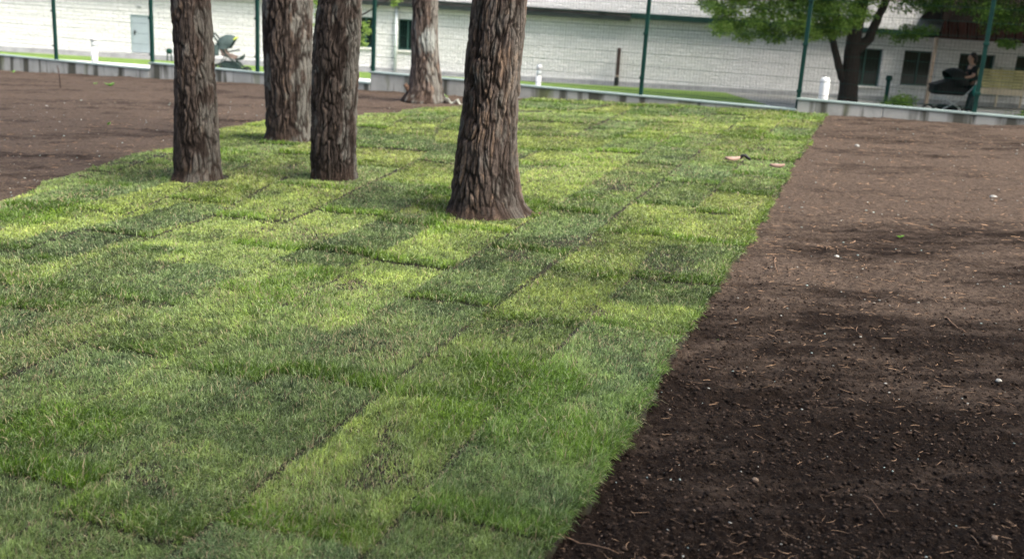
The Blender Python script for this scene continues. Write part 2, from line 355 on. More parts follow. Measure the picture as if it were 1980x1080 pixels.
    F = np.concatenate([b + np.array([[0, 1, 2]]), b + np.array([[0, 2, 3]]), b + np.array([[3, 2, 4]])], 1).reshape(-1, 3)
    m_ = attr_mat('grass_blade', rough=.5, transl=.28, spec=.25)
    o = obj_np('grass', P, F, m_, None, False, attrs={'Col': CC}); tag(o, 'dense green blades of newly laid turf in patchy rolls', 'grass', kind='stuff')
    return o

# ------------------------------------------------------------------ PINE TRUNKS
PROF = {
 'a': ((385, 351), [(0, 331, 406), (41, 334, 409), (122, 339, 415), (204, 339.5, 419), (281, 338, 424), (325, 337.6, 429), (340, 335, 433), (350, 330, 438)]),
 'b': ((562, 271), [(0, 507, 604), (122, 509.5, 605), (204, 514, 604), (250, 514, 604), (264, 511, 607), (273, 506, 611)]),
 'c': ((645, 349), [(0, 617, 699), (60, 608, 697), (122, 604, 693), (204, 602, 690), (281, 601, 690), (325, 600, 690), (342, 597, 693), (352, 591, 699)]),
 'd': ((948, 420), [(0, 912, 1020), (41, 908, 1018), (81, 903, 1014), (122, 898, 1010), (204, 894, 1004), (258, 886, 1001), (320, 878, 1003), (365, 872, 1008), (388, 869, 1015), (402, 865, 1028), (412, 858, 1042), (422, 848, 1056)]),
 'e': ((820, 193), [(0, 797, 848), (41, 797, 847), (81, 795, 848), (122, 795, 851), (163, 791, 856), (182, 784, 860), (194, 774, 868)]),
}
def bark_material():
    m, n, b = new_mat('pine_bark'); N = n.nodes; L = n.links; b.inputs['Roughness'].default_value = .9; b.inputs['Specular IOR Level'].default_value = .12
    a = N.new('ShaderNodeAttribute'); a.attribute_name = 'Col'; tc = N.new('ShaderNodeTexCoord'); mp = N.new('ShaderNodeMapping'); mp.inputs['Scale'].default_value = (1, 1, .45); L.new(tc.outputs['Object'], mp.inputs[0])
    no = N.new('ShaderNodeTexNoise'); no.inputs['Scale'].default_value = 95; no.inputs['Detail'].default_value = 8; no.inputs['Roughness'].default_value = .65; L.new(mp.outputs[0], no.inputs['Vector'])
    mr = N.new('ShaderNodeMapRange'); mr.inputs[1].default_value = .25; mr.inputs[2].default_value = .75; mr.inputs[3].default_value = .55; mr.inputs[4].default_value = 1.4; L.new(no.outputs['Fac'], mr.inputs[0])
    mx = N.new('ShaderNodeVectorMath'); mx.operation = 'SCALE'; L.new(a.outputs['Color'], mx.inputs[0]); L.new(mr.outputs[0], mx.inputs['Scale']); L.new(mx.outputs[0], b.inputs['Base Color'])
    bp = N.new('ShaderNodeBump'); bp.inputs['Strength'].default_value = .7; bp.inputs['Distance'].default_value = .012; L.new(no.outputs['Fac'], bp.inputs['Height']); L.new(bp.outputs['Normal'], b.inputs['Normal'])
    return m
BARK = bark_material(); TRUNKS = []
def trunk_mesh(base, prof, N, dz, seed, tint, warm, lichen_light=0, height=9.5, patch=None, sc=1.0):
    zs, cx, hw = [], [], []
    for (py, xl, xr) in prof:
        p = at_y((xl + xr) / 2, py, base[1]); q = at_y(xr, py, base[1]); p0 = at_y(xl, py, base[1]); zs.append(p[2]); cx.append(p[0]); hw.append((q[0] - p0[0]) / 2)
    o = np.argsort(zs); zs, cx, hw = np.array(zs)[o], np.array(cx)[o], np.array(hw)[o]
    z0 = zs[0] - .15; zt = zs[-1]; Z = np.concatenate([np.arange(z0, zt + .35, dz), np.arange(zt + .35 + dz, height, .08)])
    lean = (cx[-1] - cx[-3]) / (zs[-1] - zs[-3]); rad = np.interp(Z, zs, hw); c = np.interp(Z, zs, cx)
    up = Z > zt; rad = np.where(up, hw[-1] * (1 - .055 * (Z - zt)), rad); c = np.where(up, cx[-1] + lean * .6 * (Z - zt), c)
    q = np.arange(N) / N * 2 * pi; ZZ, Q = np.meshgrid(Z, q, indexing='ij'); Rr = rad[:, None] + 0 * Q; RM = hw.mean()
    X0, Y0 = np.cos(Q) * RM, np.sin(Q) * RM
    # long vertical plates split by fissures
    wz = ZZ + (fbm(X0 * 7, Y0 * 7, ZZ * 2.2, o=2, s=seed) - .5) * .25; wx = X0 + (fbm(X0 * 6, Y0 * 6, ZZ * 5, o=3, s=seed + 7) - .5) * .085; wy = Y0 + (fbm(X0 * 6 + 9, Y0 * 6, ZZ * 5, o=3, s=seed + 9) - .5) * .085
    f1, f2, cid = worley(wx * 19 * sc, wy * 19 * sc, wz * 3.4 * sc ** 1.5, seed + 20); e = f2 - f1
    rn = fbm(wx * 10 + 3, wy * 10, wz * 1.6, o=3, s=seed + 25); ridge = smooth(.0, .06, np.abs(rn - .5)); rn2 = fbm(wx * 24, wy * 24 + 8, wz * 5.5, o=2, s=seed + 28); ridge2 = smooth(.0, .05, np.abs(rn2 - .5))
    g1, g2, cid2 = worley(wx * 38 + 5, wy * 38, wz * 13, seed + 40); e2 = g2 - g1
    depth = .35 + .65 * vnoise(X0 * 9, Y0 * 9, ZZ * 3, s=seed + 33); plate = np.minimum(1 - (1 - smooth(.0, .20, e)) * depth, ridge); plate = np.minimum(plate, .72 + .28 * ridge2); small = .4 + .6 * smooth(.0, .22, e2)
    rough = fbm(X0 * 55, Y0 * 55, ZZ * 20, o=4, s=seed + 60); flake = vnoise(wx * 45, wy * 45, wz * 9, s=seed + 66); flake = np.floor(flake * 4) / 4
    lobes = (fbm(np.cos(Q) * 1.6, np.sin(Q) * 1.6, ZZ * .5, o=2, s=seed + 70) - .5)
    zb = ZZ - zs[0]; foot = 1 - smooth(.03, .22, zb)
    plate_f = plate * (1 - foot * .6)
    r = Rr * (1 + .10 * lobes) - .022 * (1 - plate_f) - .007 * (1 - small) * plate + .012 * (rough - .5) + .008 * (flake - .4) * plate + .006 * (cid - .5) * plate
    r += foot * (fbm(np.cos(Q) * 3, np.sin(Q) * 3, ZZ * 3, o=3, s=seed + 77) - .45) * .05
    x = c[:, None] + np.cos(Q) * r; y = base[1] + np.sin(Q) * r
    V = np.stack([x, y, ZZ], -1).reshape(-1, 3); nz = len(Z)
    i, k = np.meshgrid(np.arange(nz - 1), np.arange(N), indexing='ij'); k2 = (k + 1) % N
    F = np.stack([i * N + k, i * N + k2, (i + 1) * N + k2, (i + 1) * N + k], -1).reshape(-1, 4)
    t = cid[..., None]; grey = np.array([.072, .057, .048]) * tint; tan = np.array([.112, .080, .058]) * tint; dk = np.array([.040, .028, .022]) * tint
    C = grey * (.65 + .7 * t); wsel = smooth(1 - warm, 1 - warm + .15, cid2 * .6 + cid * .4)[..., None]; C = C * (1 - wsel) + tan * (.7 + .5 * t) * wsel
    dsel = smooth(.62, .7, fbm(X0 * 5, Y0 * 5, ZZ * 1.6, o=3, s=seed + 80))[..., None]; C = C * (1 - dsel * .7) + dk * dsel * .7
    fis = (plate ** 1.3 * (.5 + .5 * small))[..., None]; C = np.array([.014, .010, .008]) * (1 - fis) + C * fis
    C = C * (.55 + .6 * rough[..., None] + .35 * flake[..., None])
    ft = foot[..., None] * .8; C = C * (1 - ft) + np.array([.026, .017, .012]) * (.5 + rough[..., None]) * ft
    if lichen_light:
        ln = smooth(.60, .70, fbm(X0 * 11 + 4, Y0 * 11, ZZ * 5, o=3, s=seed + 90) + .24 * smooth(.35, .9, np.cos(Q + .25))  )[..., None] * plate[..., None] * lichen_light  # pale noise weighted to the right, painting rim light into the bark colour
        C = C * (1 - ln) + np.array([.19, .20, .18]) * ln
    if patch is not None:
        pc = at_y(patch[0], patch[1], base[1] - RM * .75); dd = np.sqrt((x - pc[0]) ** 2 + (y - pc[1]) ** 2 + ((ZZ - pc[2]) * .75) ** 2) + (rough - .5) * .16
        ln = (1 - smooth(.10, .17, dd))[..., None] * (.4 + .6 * plate[..., None]); C = C * (1 - ln) + np.array([.26, .28, .26]) * ln
    return V, F, C.reshape(-1, 3)
# needle crown high above the frame
def crown_mesh(c, zlo, zhi, rad, n, seed):
    rg = np.random.default_rng(seed); ncl = 110; cz = rg.uniform(zlo, zhi, ncl); t = (cz - zlo) / (zhi - zlo); rr = rad * (1 - .65 * t) * np.sqrt(rg.random(ncl)); q = rg.random(ncl) * 2 * pi
    cc = np.stack([c[0] + rr * np.cos(q), c[1] + rr * np.sin(q), cz], -1); idx = rg.integers(0, ncl, n)
    p = cc[idx] + rg.normal(0, 1, (n, 3)) * np.array([.38, .38, .16]); d = rg.normal(0, 1, (n, 3)); d[:, 2] += .6; d /= np.linalg.norm(d, axis=1)[:, None]; s = np.cross(d, rg.normal(0, 1, (n, 3))); s /= np.linalg.norm(s, axis=1)[:, None]
    L_ = (.10 + .08 * rg.random(n))[:, None]; V = np.stack([p - s * .016, p + s * .016, p + d * L_], 1).reshape(-1, 3); F = np.arange(n * 3).reshape(-1, 3)
    C = np.array([.035, .075, .022]) * (.6 + .8 * rg.random((n, 1))); return V, F, np.repeat(C, 3, 0), cc
NEEDLE = attr_mat('pine_needles', rough=.6, transl=.1)
LIMB = mat('limb_bark', (.12, .075, .05), .9, .3, 30, .5)
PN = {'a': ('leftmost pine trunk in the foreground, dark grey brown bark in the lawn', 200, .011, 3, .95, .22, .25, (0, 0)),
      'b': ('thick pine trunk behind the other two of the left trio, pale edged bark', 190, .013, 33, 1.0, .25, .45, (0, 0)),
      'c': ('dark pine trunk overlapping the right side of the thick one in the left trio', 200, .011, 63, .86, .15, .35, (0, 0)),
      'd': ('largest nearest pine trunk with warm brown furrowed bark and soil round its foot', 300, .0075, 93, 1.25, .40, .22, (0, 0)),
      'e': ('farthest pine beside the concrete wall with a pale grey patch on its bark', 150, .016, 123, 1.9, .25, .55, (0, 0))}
for key, (foot, prof) in PROF.items():
    lab, N_, dz, sd, tint, warm, lich_light, _ = PN[key]; g = on_ground(*foot, up=.05); hwb = None
    r_est = (at_y(prof[-2][2], foot[1], g[1])[0] - at_y(prof[-2][1], foot[1], g[1])[0]) / 2
    base = np.array([g[0], g[1] + r_est * .75, gz(g[0], g[1] + r_est * .75)])
    TRUNKS.append((base[0], base[1], r_est * .93))
    V, F, C = trunk_mesh(base, prof, N_, dz, sd, tint, warm, lich_light, patch=(830, 78) if key == 'e' else None, sc={'a': 1.15, 'b': .85, 'c': 1.25, 'd': .92, 'e': .75}[key])
    t = thing('pine_tree', lab, 'tree', tuple(base), group='pine trees rising out of the lawn')
    tr = obj_np('trunk', V, F, BARK, t, True, local=False, attrs={'Col': C})
    cx = V[-1, 0]; V2, F2, C2, cc = crown_mesh((cx, base[1]), 8.5, 13.5, 2.2, 2500, sd)
    obj_np('crown', V2, F2, NEEDLE, t, False, local=False, attrs={'Col': C2})
    lb = MB()
    for p in cc[::4]: lb.tube([(cx, base[1], min(p[2] - .5, 9.3)), tuple(p)], [.035, .012], 5)
    lb.build('limb', LIMB, t, True, local=False)
    if key == 'e':
        a = at_y(793, 181, base[1] - .1); b_ = at_y(783, 163, base[1] - .15)
        sb = MB(); sb.tube([tuple(a + np.array([.1, .05, -.05])), tuple(a), tuple((a + b_) / 2 + np.array([.01, 0, 0])), tuple(b_)], [.05, .045, .042, .035], 9); sb.build('branch_stub', LIMB, t, True, local=False)
        # the pale grey patch on this trunk
    if key == 'd':
        for (px, py, dx_) in ((866, 412, -.10), (1040, 416, .07)):
            a = at_y(px, py, base[1] - .05); sb = MB(); sb.tube([tuple(a + np.array([-dx_, .03, .0])), tuple(a), tuple(a + np.array([dx_ * .25, -.01, .025]))], [.03, .016, .006], 7); sb.build('root', LIMB, t, True, local=False)
for i_, (bx, by) in enumerate(((-3.6, -1.6), (2.4, -2.2), (4.8, -.6), (6.4, -.9))):  # extra pines added out of view to darken the near ground
    t = thing('pine_tree', 'pine added unseen behind the camera so its crown shades the near lawn', 'tree', (bx, by, gz(bx, by)), group='pines added out of view for shade')
    z_ = gz(bx, by); MB().tube([(bx, by, z_ - .1), (bx, by, z_ + 3), (bx + .1, by, z_ + 9)], [.26, .21, .10], 18).build('trunk', LIMB, t, True, local=False)
    V2, F2, C2, cc = crown_mesh((bx, by), 4.2, 9.5, 3.0, 24000, 200 + i_); obj_np('crown', V2, F2, NEEDLE, t, False, local=False, attrs={'Col': C2})
    lb = MB()
    for p in cc[::4]: lb.tube([(bx, by, min(p[2] - .5, 9)), tuple(p)], [.035, .012], 5)
    lb.build('limb', LIMB, t, True, local=False)
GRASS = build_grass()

# lichen patch on the far trunk
# ------------------------------------------------------------------ litter, clods, pebbles on the soil
def scatter_soil(n, dmin, dmax, pw, al0=-38, al1=36):
    r = RNG.random(n); e = pw + 1
    d = (dmin ** e + r * (dmax ** e - dmin ** e)) ** (1 / e); al = RNG.uniform(al0, al1, n) * pi / 180; x, y = d * np.sin(al), d * np.cos(al)
    u, v = uv_of(x, y); m = ~inside(u - .01, v) & (((x - F0[0]) * FN[0] + (y - F0[1]) * FN[1]) < -.08)
    for bx, by, br in TRUNKS: m &= np.hypot(x - bx, y - by) > br + .03
    return x[m], y[m], d[m]
def rocks(n, size_fn, col_fn, name, label, cat, dmin=2.2, dmax=16, pw=-.4, seed=5, sink=.3, flat=.6):
    x, y, d = scatter_soil(n, dmin, dmax, pw); n = len(x); z = soil_h(x, y); s = size_fn(n, d)
    ph = (1 + 5 ** .5) / 2; ico = np.array([(-1, ph, 0), (1, ph, 0), (-1, -ph, 0), (1, -ph, 0), (0, -1, ph), (0, 1, ph), (0, -1, -ph), (0, 1, -ph), (ph, 0, -1), (ph, 0, 1), (-ph, 0, -1), (-ph, 0, 1)]) / 1.9
    IF = np.array([(0, 11, 5), (0, 5, 1), (0, 1, 7), (0, 7, 10), (0, 10, 11), (1, 5, 9), (5, 11, 4), (11, 10, 2), (10, 7, 6), (7, 1, 8), (3, 9, 4), (3, 4, 2), (3, 2, 6), (3, 6, 8), (3, 8, 9), (4, 9, 5), (2, 4, 11), (6, 2, 10), (8, 6, 7), (9, 8, 1)])
    J = ico[None] * (.65 + .7 * RNG.random((n, 12, 1))); a = RNG.random(n) * 2 * pi; ca, sa = np.cos(a)[:, None], np.sin(a)[:, None]
    st = np.stack([1 + .5 * RNG.random(n), .8 + .3 * RNG.random(n), flat * (.7 + .6 * RNG.random(n))], -1)[:, None, :]; J = J * st
    X = J[..., 0] * ca - J[..., 1] * sa; Y = J[..., 0] * sa + J[..., 1] * ca; P = np.stack([X, Y, J[..., 2]], -1) * s[:, None, None] + np.stack([x, y, z + s * sink], -1)[:, None, :]
    C = np.repeat(col_fn(n)[:, None, :], 12, 1).reshape(-1, 3)
    F = (np.arange(n)[:, None, None] * 12 + IF[None]).reshape(-1, 3)
    o = obj_np(name, P.reshape(-1, 3), F, attr_mat(name, rough=.9, spec=.1, bump=(300, .4)), None, False, attrs={'Col': C}); return tag(o, label, cat, kind='stuff')
rocks(150000, lambda n, d: (.0022 + .0075 * RNG.random(n) ** 7.0) * np.clip((9.5 - d) / 5, .2, 1), lambda n: np.array([.028, .019, .0135]) * (.35 + 1.9 * RNG.random((n, 1)) ** 1.5), 'soil_clods', 'small dark crumbs and clods of loose raked soil', 'soil clods', dmax=9)
def pebcol(n):
    t = RNG.random((n, 1)); return np.where(t < .55, np.array([.20, .145, .105]), np.where(t < .85, np.array([.33, .33, .29]), np.array([.30, .37, .34]))) * (.6 + .7 * RNG.random((n, 1)))
rocks(4800, lambda n, d: (.0015 + .0035 * RNG.random(n) ** 2) * np.clip(d / 4, 1, 2.0), pebcol, 'gravel_bits', 'tiny pale stone crumbs strewn over the dark soil', 'gravel', dmax=17, pw=-.1, sink=.6)
def needles(n):
    x, y, d = scatter_soil(n, 2.2, 15, -.35); keep = RNG.random(len(x)) < (.35 + .65 * smooth(.4, .6, fbm(x * 1.2, y * 1.2, o=2, s=140))); x, y, d = x[keep], y[keep], d[keep]; n = len(x); z = soil_h(x, y) + .006
    th = RNG.random(n) * 2 * pi; ln = (.012 + .048 * RNG.random(n) ** 1.7) * np.clip(d / 4.5, 1, 1.6); wd = (.0014 + .0017 * RNG.random(n)) * np.clip(d / 4, 1, 2.2); bend = RNG.normal(0, .25, n)
    D = np.stack([np.cos(th), np.sin(th), 0 * th], -1); S = np.stack([-np.sin(th), np.cos(th), 0 * th], -1); B = np.stack([x, y, z], -1); P = []
    lift = RNG.random(n) * .25
    for t in (-1, -.35, .35, 1):
        c = B + D * (ln * t * .5)[:, None] + S * (bend * ln * t * t * .6)[:, None] + np.array([0, 0, 1]) * (lift * ln * (t + 1) * .3)[:, None]
        wv = (wd * (1 - .6 * abs(t)))[:, None]
        for sgn, up in ((-1, 0), (1, 0), (0, 1.2)): P.append(c + S * wv * sgn * .5 + np.array([0, 0, 1]) * wv * up * .6)
    P = np.stack(P, 1).reshape(-1, 3); q = []
    for i in range(3):
        for k in range(3): q.append([i * 3 + k, i * 3 + (k + 1) % 3, i * 3 + 3 + (k + 1) % 3, i * 3 + 3 + k])
    F = (np.arange(n)[:, None, None] * 12 + np.array(q)[None]).reshape(-1, 4)
    C = np.repeat((np.array([.34, .22, .135]) * (.35 + .85 * RNG.random((n, 1))))[:, None], 12, 1).reshape(-1, 3)
    o = obj_np('pine_needle_litter', P, F, attr_mat('dry_needles', rough=.7), None, False, attrs={'Col': C}); tag(o, 'dry tan pine needles and husks lying on the bare soil', 'pine needles', kind='stuff')
needles(9000)

TAN = mat('dry_twig', (.17, .105, .065), .8, .3, 60, .4); STONE = mat('pale_stone', (.30, .30, .27), .8, .2, 40, .5); BEIGE = mat('beige_stone', (.20, .145, .10), .8, .25, 40, .5)
GREEN = mat('sprout_leaf', (.16, .34, .05), .5, .3, 30, 0); DKWOOD = mat('dark_stick', (.05, .035, .028), .85, .3, 60, .4)
def soil_pt(px, py, up=0):
    g = on_ground(px, py); return np.array([g[0], g[1], float(soil_h(np.array([g[0]]), np.array([g[1]]))[0]) + up])
def twig(label, pix, r, m=TAN, name='twig'):
    P = [soil_pt(*p, up=.008) for p in pix]; b = P[0]; t = MB(); Q = []
    for a, c in zip(P[:-1], P[1:]):
        Q += [a, (a + c) / 2 + np.array([random.uniform(-.006, .006), random.uniform(-.006, .006), .005])]
    Q.append(P[-1]); t.tube([tuple(q - b) for q in Q], [.7 * r * (1 - .5 * i / len(Q)) for i in range(len(Q))], 7); 
    o = t.build(name, m, None, True); o.location = tuple(b); tag(o, label, 'twig', 'twigs and roots lying on bare soil')
twig('long straight tan twig on the dark soil touching the turf corner at the bottom edge', [(1088, 1038), (1120, 1050), (1155, 1062), (1196, 1074)], .0035)
twig('thin pale forked root lying on the soil close to the turf edge', [(1493, 492), (1499, 506), (1497, 518), (1503, 530)], .006)
twig('crooked pale twig on soil right of centre, just below the dry patch', [(1828, 610), (1840, 624), (1852, 632), (1868, 641)], .005)
twig('slim curved brown twig lying low on the soil near the right corner', [(1760, 934), (1775, 945), (1795, 949)], .003)
twig('faint grey twig angled across the dark soil below middle right', [(1668, 965), (1690, 985), (1710, 1012)], .0022)
def stone(label, px, py, s, m, seed, group='loose stones on the soil', name='stone', flat=.5, cat='stone'):
    p = soil_pt(px, py); t = MB(); t.blob((0, 0, s * flat * .35), (s, s * .75, s * flat), 12, .35, seed); o = t.build(name, m, None, True); o.location = tuple(p); o.rotation_euler = (0, 0, seed); tag(o, label, cat, group)
stone('bright white angular stone on the soil at the right edge', 1931, 736, .017, STONE, 1)
stone('beige flat stone on dark soil, lower middle right', 1459, 936, .013, BEIGE, 2)
stone('white pebble low in the soil below the dry patch', 1712, 741, .008, STONE, 3)
stone('pale stone near the bottom right corner', 1921, 1048, .012, BEIGE, 4)
stone('white stone far off on the right soil nearest the wall', 1656, 287, .035, STONE, 5)
stone('white flat stone with a dark side in the upper right soil', 1921, 380, .035, STONE, 6)
stone('small white stone in the middle of the right soil strip', 1617, 498, .022, STONE, 7)
stone('round white stone on the lawn right of the big pine', 1446, 378, .022, STONE, 8, group='white stones on the lawn', flat=.9)
stone('brown clod of earth on lawn left of the big pine', 560, 437, .018, DKWOOD, 9, group='clods on the lawn', name='clod', flat=.9, cat='clod')
stone('grey white stone on the left soil', 90, 206, .035, STONE, 10)
def weed(label, px, py, s, n=6, seed=0):
    p = soil_pt(px, py); t = MB(); rs = random.Random(seed)
    for i in range(n):
        a = rs.random() * 6.28; l = s * rs.uniform(.6, 1); w = l * .22; q = Vector((cos(a), sin(a), 0)); sd_ = Vector((-sin(a), cos(a), 0)); e = rs.uniform(.4, 1.2)
        c0 = Vector((0, 0, 0)); c1 = q * l * .5 * cos(e) + Vector((0, 0, l * .5 * sin(e))); c2 = c1 + q * l * .5 + Vector((0, 0, l * .15))
        t.add([c0, c1 - sd_ * w, c2, c1 + sd_ * w, c1 + Vector((0, 0, .003))], [[0, 1, 4], [1, 2, 4], [2, 3, 4], [3, 0, 4], [0, 3, 2, 1]])
    o = t.build('weed_sprout', GREEN, None); o.location = tuple(p); tag(o, label, 'weed', 'weed sprouts in the bare soil')
weed('biggest bright green weed sprout in the left soil near the wall', 213, 167, .13, 9, 1)
weed('small green weed sprout in the left soil just left of the bigger one', 184, 162, .07, 5, 2)
weed('pair of tiny green shoots in the soil at the far left by the wall', 25, 141, .09, 4, 3)
weed('small green leaf tuft lying mid left on the soil before the first pine', 208, 243, .09, 6, 4)
weed('tiny green sprout on the right soil strip, its middle', 1740, 459, .05, 5, 5)
weed('lone green sprout close to the turf edge, below middle', 1393, 656, .022, 5, 6)
weed('small weed at the foot of the wall right of the farthest pine', 858, 190, .12, 6, 7)
# thin stake standing in left soil
p = soil_pt(117, 169); q = at_y(111, 127, p[1]); t = MB(); t.tube([(0, 0, -.1), (0, 0, .02), tuple((q - p) * .6 + np.array([.012, 0, 0])), tuple(q - p)], [.014, .013, .012, .008], 7)
o = t.build('stick', DKWOOD, None, True); o.location = tuple(p); tag(o, 'thin dark stick standing upright in the bare soil before the wall', 'stick')
# pale crumpled scrap by far pine
p = soil_pt(880, 200); t = MB(); V = []; nn = 9
rs = random.Random(4)
for i in range(nn):
    for j in range(4): V.append((i * .042 - .17, (j - 1.5) * .055 + rs.uniform(-.015, .015), .05 + .045 * sin(i * 1.3 + j) + rs.uniform(-.012, .012) - i * .004))
Fs = [[i * 4 + j, (i + 1) * 4 + j, (i + 1) * 4 + j + 1, i * 4 + j + 1] for i in range(nn - 1) for j in range(3)]
SCRAP = mat('pale_sheet', (.22, .23, .19), .5, .3, 12, .2); t.add(V, Fs); o = t.build('plastic_scrap', SCRAP, None, True); o.location = tuple(p); o.rotation_euler = (0, 0, -.5)
md = o.modifiers.new('s', 'SOLIDIFY'); md.thickness = .006; tag(o, 'crumpled pale grey scrap on the soil right of the farthest pine', 'scrap')
# things lying on the lawn at the right
PEACH = mat('peach_sole', (.28, .19, .145), .6, .12, 8, .1); WHITE = mat('patch_white', (.45, .45, .42), .6, .08, 20); BLACK = mat('black_rubber', (.012, .013, .013), .5, .2, 30)
def slipper(px, py, rz, label, ln, wd, strap):
    g = on_ground(px, py); t = thing('trowel' if strap else 'wooden_offcut', label, 'garden tool' if strap else 'offcut', (g[0], g[1], gz(g[0], g[1]) + .05), rz)
    n = 22; V = []; ring = []
    for lv, sc in ((0, .92), (.008, 1.0), (.020, 1.0), (.027, .9)):
        for k in range(n):
            a = 2 * pi * k / n; X = cos(a) * ln / 2; Y = sin(a) * wd / 2 * (1 - .22 * cos(a + .6)) * (1 - .18 * math.exp(-((cos(a)) ** 2) * 10)); V.append((X * sc, Y * sc, lv + .020 * (X / ln) ** 2 * 4 * (1 if X > 0 else .4)))
    F = [[i * n + k, i * n + (k + 1) % n, (i + 1) * n + (k + 1) % n, (i + 1) * n + k] for i in range(3) for k in range(n)] + [list(range(n - 1, -1, -1)), [3 * n + k for k in range(n)]]
    MB().add(V, F).build('blade' if strap else 'slab', PEACH, t, True)
    MB().blob((.0, 0, .024), (ln * .30, wd * .22, .011), 14, .15, 5).build('white_patch', WHITE, t, True)  # flat white blob on the middle of the top face
    if strap: MB().tube([(ln * .46, 0, .02), (ln * .62, 0, .055), (ln * .80, 0, .055), (ln * 1.0, -.01, .03), (ln * 1.12, -.01, .016)], [.014, .017, .018, .019, .014], 10).build('handle', BLACK, t, True)
slipper(1415, 319, .15, 'peach coloured trowel with black handle lying on the far lawn', .17, .10, True)
slipper(1501, 333, -.35, 'small peach wooden offcut lying on the lawn beside the turf edge', .15, .085, False)

# ------------------------------------------------------------------ WALL AND FENCE
FROT = math.atan2(FD[1], FD[0]); CAPW = mat('coping_metal', (.27, .34, .315), .45, .08, 3)
def concrete():
    m, n, b = new_mat('stained_concrete'); N = n.nodes; L = n.links; b.inputs['Roughness'].default_value = .9
    tc = N.new('ShaderNodeTexCoord')
    def nz(scale, sc, det=4):
        mp = N.new('ShaderNodeMapping'); mp.inputs['Scale'].default_value = sc; L.new(tc.outputs['Object'], mp.inputs[0]); q = N.new('ShaderNodeTexNoise'); q.inputs['Scale'].default_value = scale; q.inputs['Detail'].default_value = det; L.new(mp.outputs[0], q.inputs['Vector']); return q.outputs['Fac']
    def mr(s, a, b_):
        q = N.new('ShaderNodeMapRange'); q.inputs[1].default_value = a; q.inputs[2].default_value = b_; L.new(s, q.inputs[0]); return q.outputs[0]
    def mix(f, a, c):
        q = N.new('ShaderNodeMix'); q.data_type = 'RGBA'; L.new(f, q.inputs[0])
        for i_, s_ in ((6, a), (7, c)):
            if isinstance(s_, tuple): q.inputs[i_].default_value = (*s_, 1)
            else: L.new(s_, q.inputs[i_])
        return q.outputs[2]
    c = mix(mr(nz(3, (1, 1, 1)), .35, .65), (.33, .335, .30), (.45, .45, .405))
    c = mix(mr(nz(3.2, (1, 1, .10), 5), .49, .57), c, (.085, .085, .065))
    c = mix(mr(nz(1.7, (1, 1, .3)), .60, .72), c, (.15, .17, .07))
    L.new(c, b.inputs['Base Color']); bp = N.new('ShaderNodeBump'); bp.inputs['Strength'].default_value = .4; bp.inputs['Distance'].default_value = .02; L.new(nz(25, (1, 1, .5), 8), bp.inputs['Height']); L.new(bp.outputs['Normal'], b.inputs['Normal'])
    return m
CONC = concrete()
wall = thing('retaining_wall', 'low stained grey concrete wall with pale coping stepping up to the right', 'wall', (F0[0], F0[1], 0), FROT)
SEG = [(-9.5, 2.5, .155), (2.5, 7.5, .285), (7.5, 15.0, .485), (15.0, 26, .655)]
for a, b_, zt in SEG:
    t = MB(); x = a
    while x < b_ - .01:
        x1 = min(b_, x + 1.25); t.box(x + .006, x1 - .006, .0, .24, -.8, zt - .02, .008); x = x1
    t.box(a + .01, b_ - .01, .012, .22, -.8, zt - .025)
    t.build('wall_section', CONC, wall)
    MB().box(a - .02, b_ + .0, -.02, .18, zt - .014, zt + .016, .004).build('coping', CAPW, wall)
def cap_at(s):
    for a, b_, zt in SEG:
        if a <= s <= b_: return zt + .018
    return SEG[-1][2]
FG = mat('fence_green', (.004, .040, .030), .45, .15, 5); fence = thing('mesh_fence', 'tall dark green welded mesh fence with posts along the concrete wall', 'fence', (F0[0], F0[1], 0), FROT)
FTOP = 2.35
for i in range(-3, 11):
    s = i * 2.5; zc = min(cap_at(s - .05), cap_at(s + .05)); t = MB(); t.box(s - .03, s + .03, .06, .12, zc - .25 if zc < cap_at(s + .05) - .01 else zc - .01, zc + FTOP, .004)
    t.box(s - .036, s + .036, .055, .125, zc + FTOP, zc + FTOP + .02)
    for h_ in (.25, .95, 1.6, 2.2): t.box(s - .042, s + .042, .045, .066, zc + h_, zc + h_ + .045, .004)
    t.build('post', FG, fence)
WV = []
for i in range(-3, 10):
    s0 = i * 2.5 + .04; s1 = s0 + 2.42; zc = cap_at(s0 + 1); t = MB(); V = []; F = []
    def bar(x0, x1, z0, z1, r, y):
        n = len(V); V.extend([(x0, y - r, z0), (x1, y - r, z0), (x1, y - r, z1), (x0, y - r, z1), (x0, y + r, z0), (x1, y + r, z0), (x1, y + r, z1), (x0, y + r, z1)]); F.extend([[n + q for q in f] for f in ([0, 1, 2, 3], [7, 6, 5, 4], [0, 4, 5, 1], [2, 6, 7, 3], [0, 3, 7, 4], [1, 5, 6, 2])])
    for k in range(49): x = s0 + k * .05; bar(x - .0008, x + .0008, zc + .04, zc + FTOP, .0008, .056)
    z = zc + .06
    while z < zc + FTOP: bar(s0, s1, z - .0022, z + .0022, .0022, .0505); z += .2
    obj_np('mesh_panel', np.array(V), F, FG, fence)

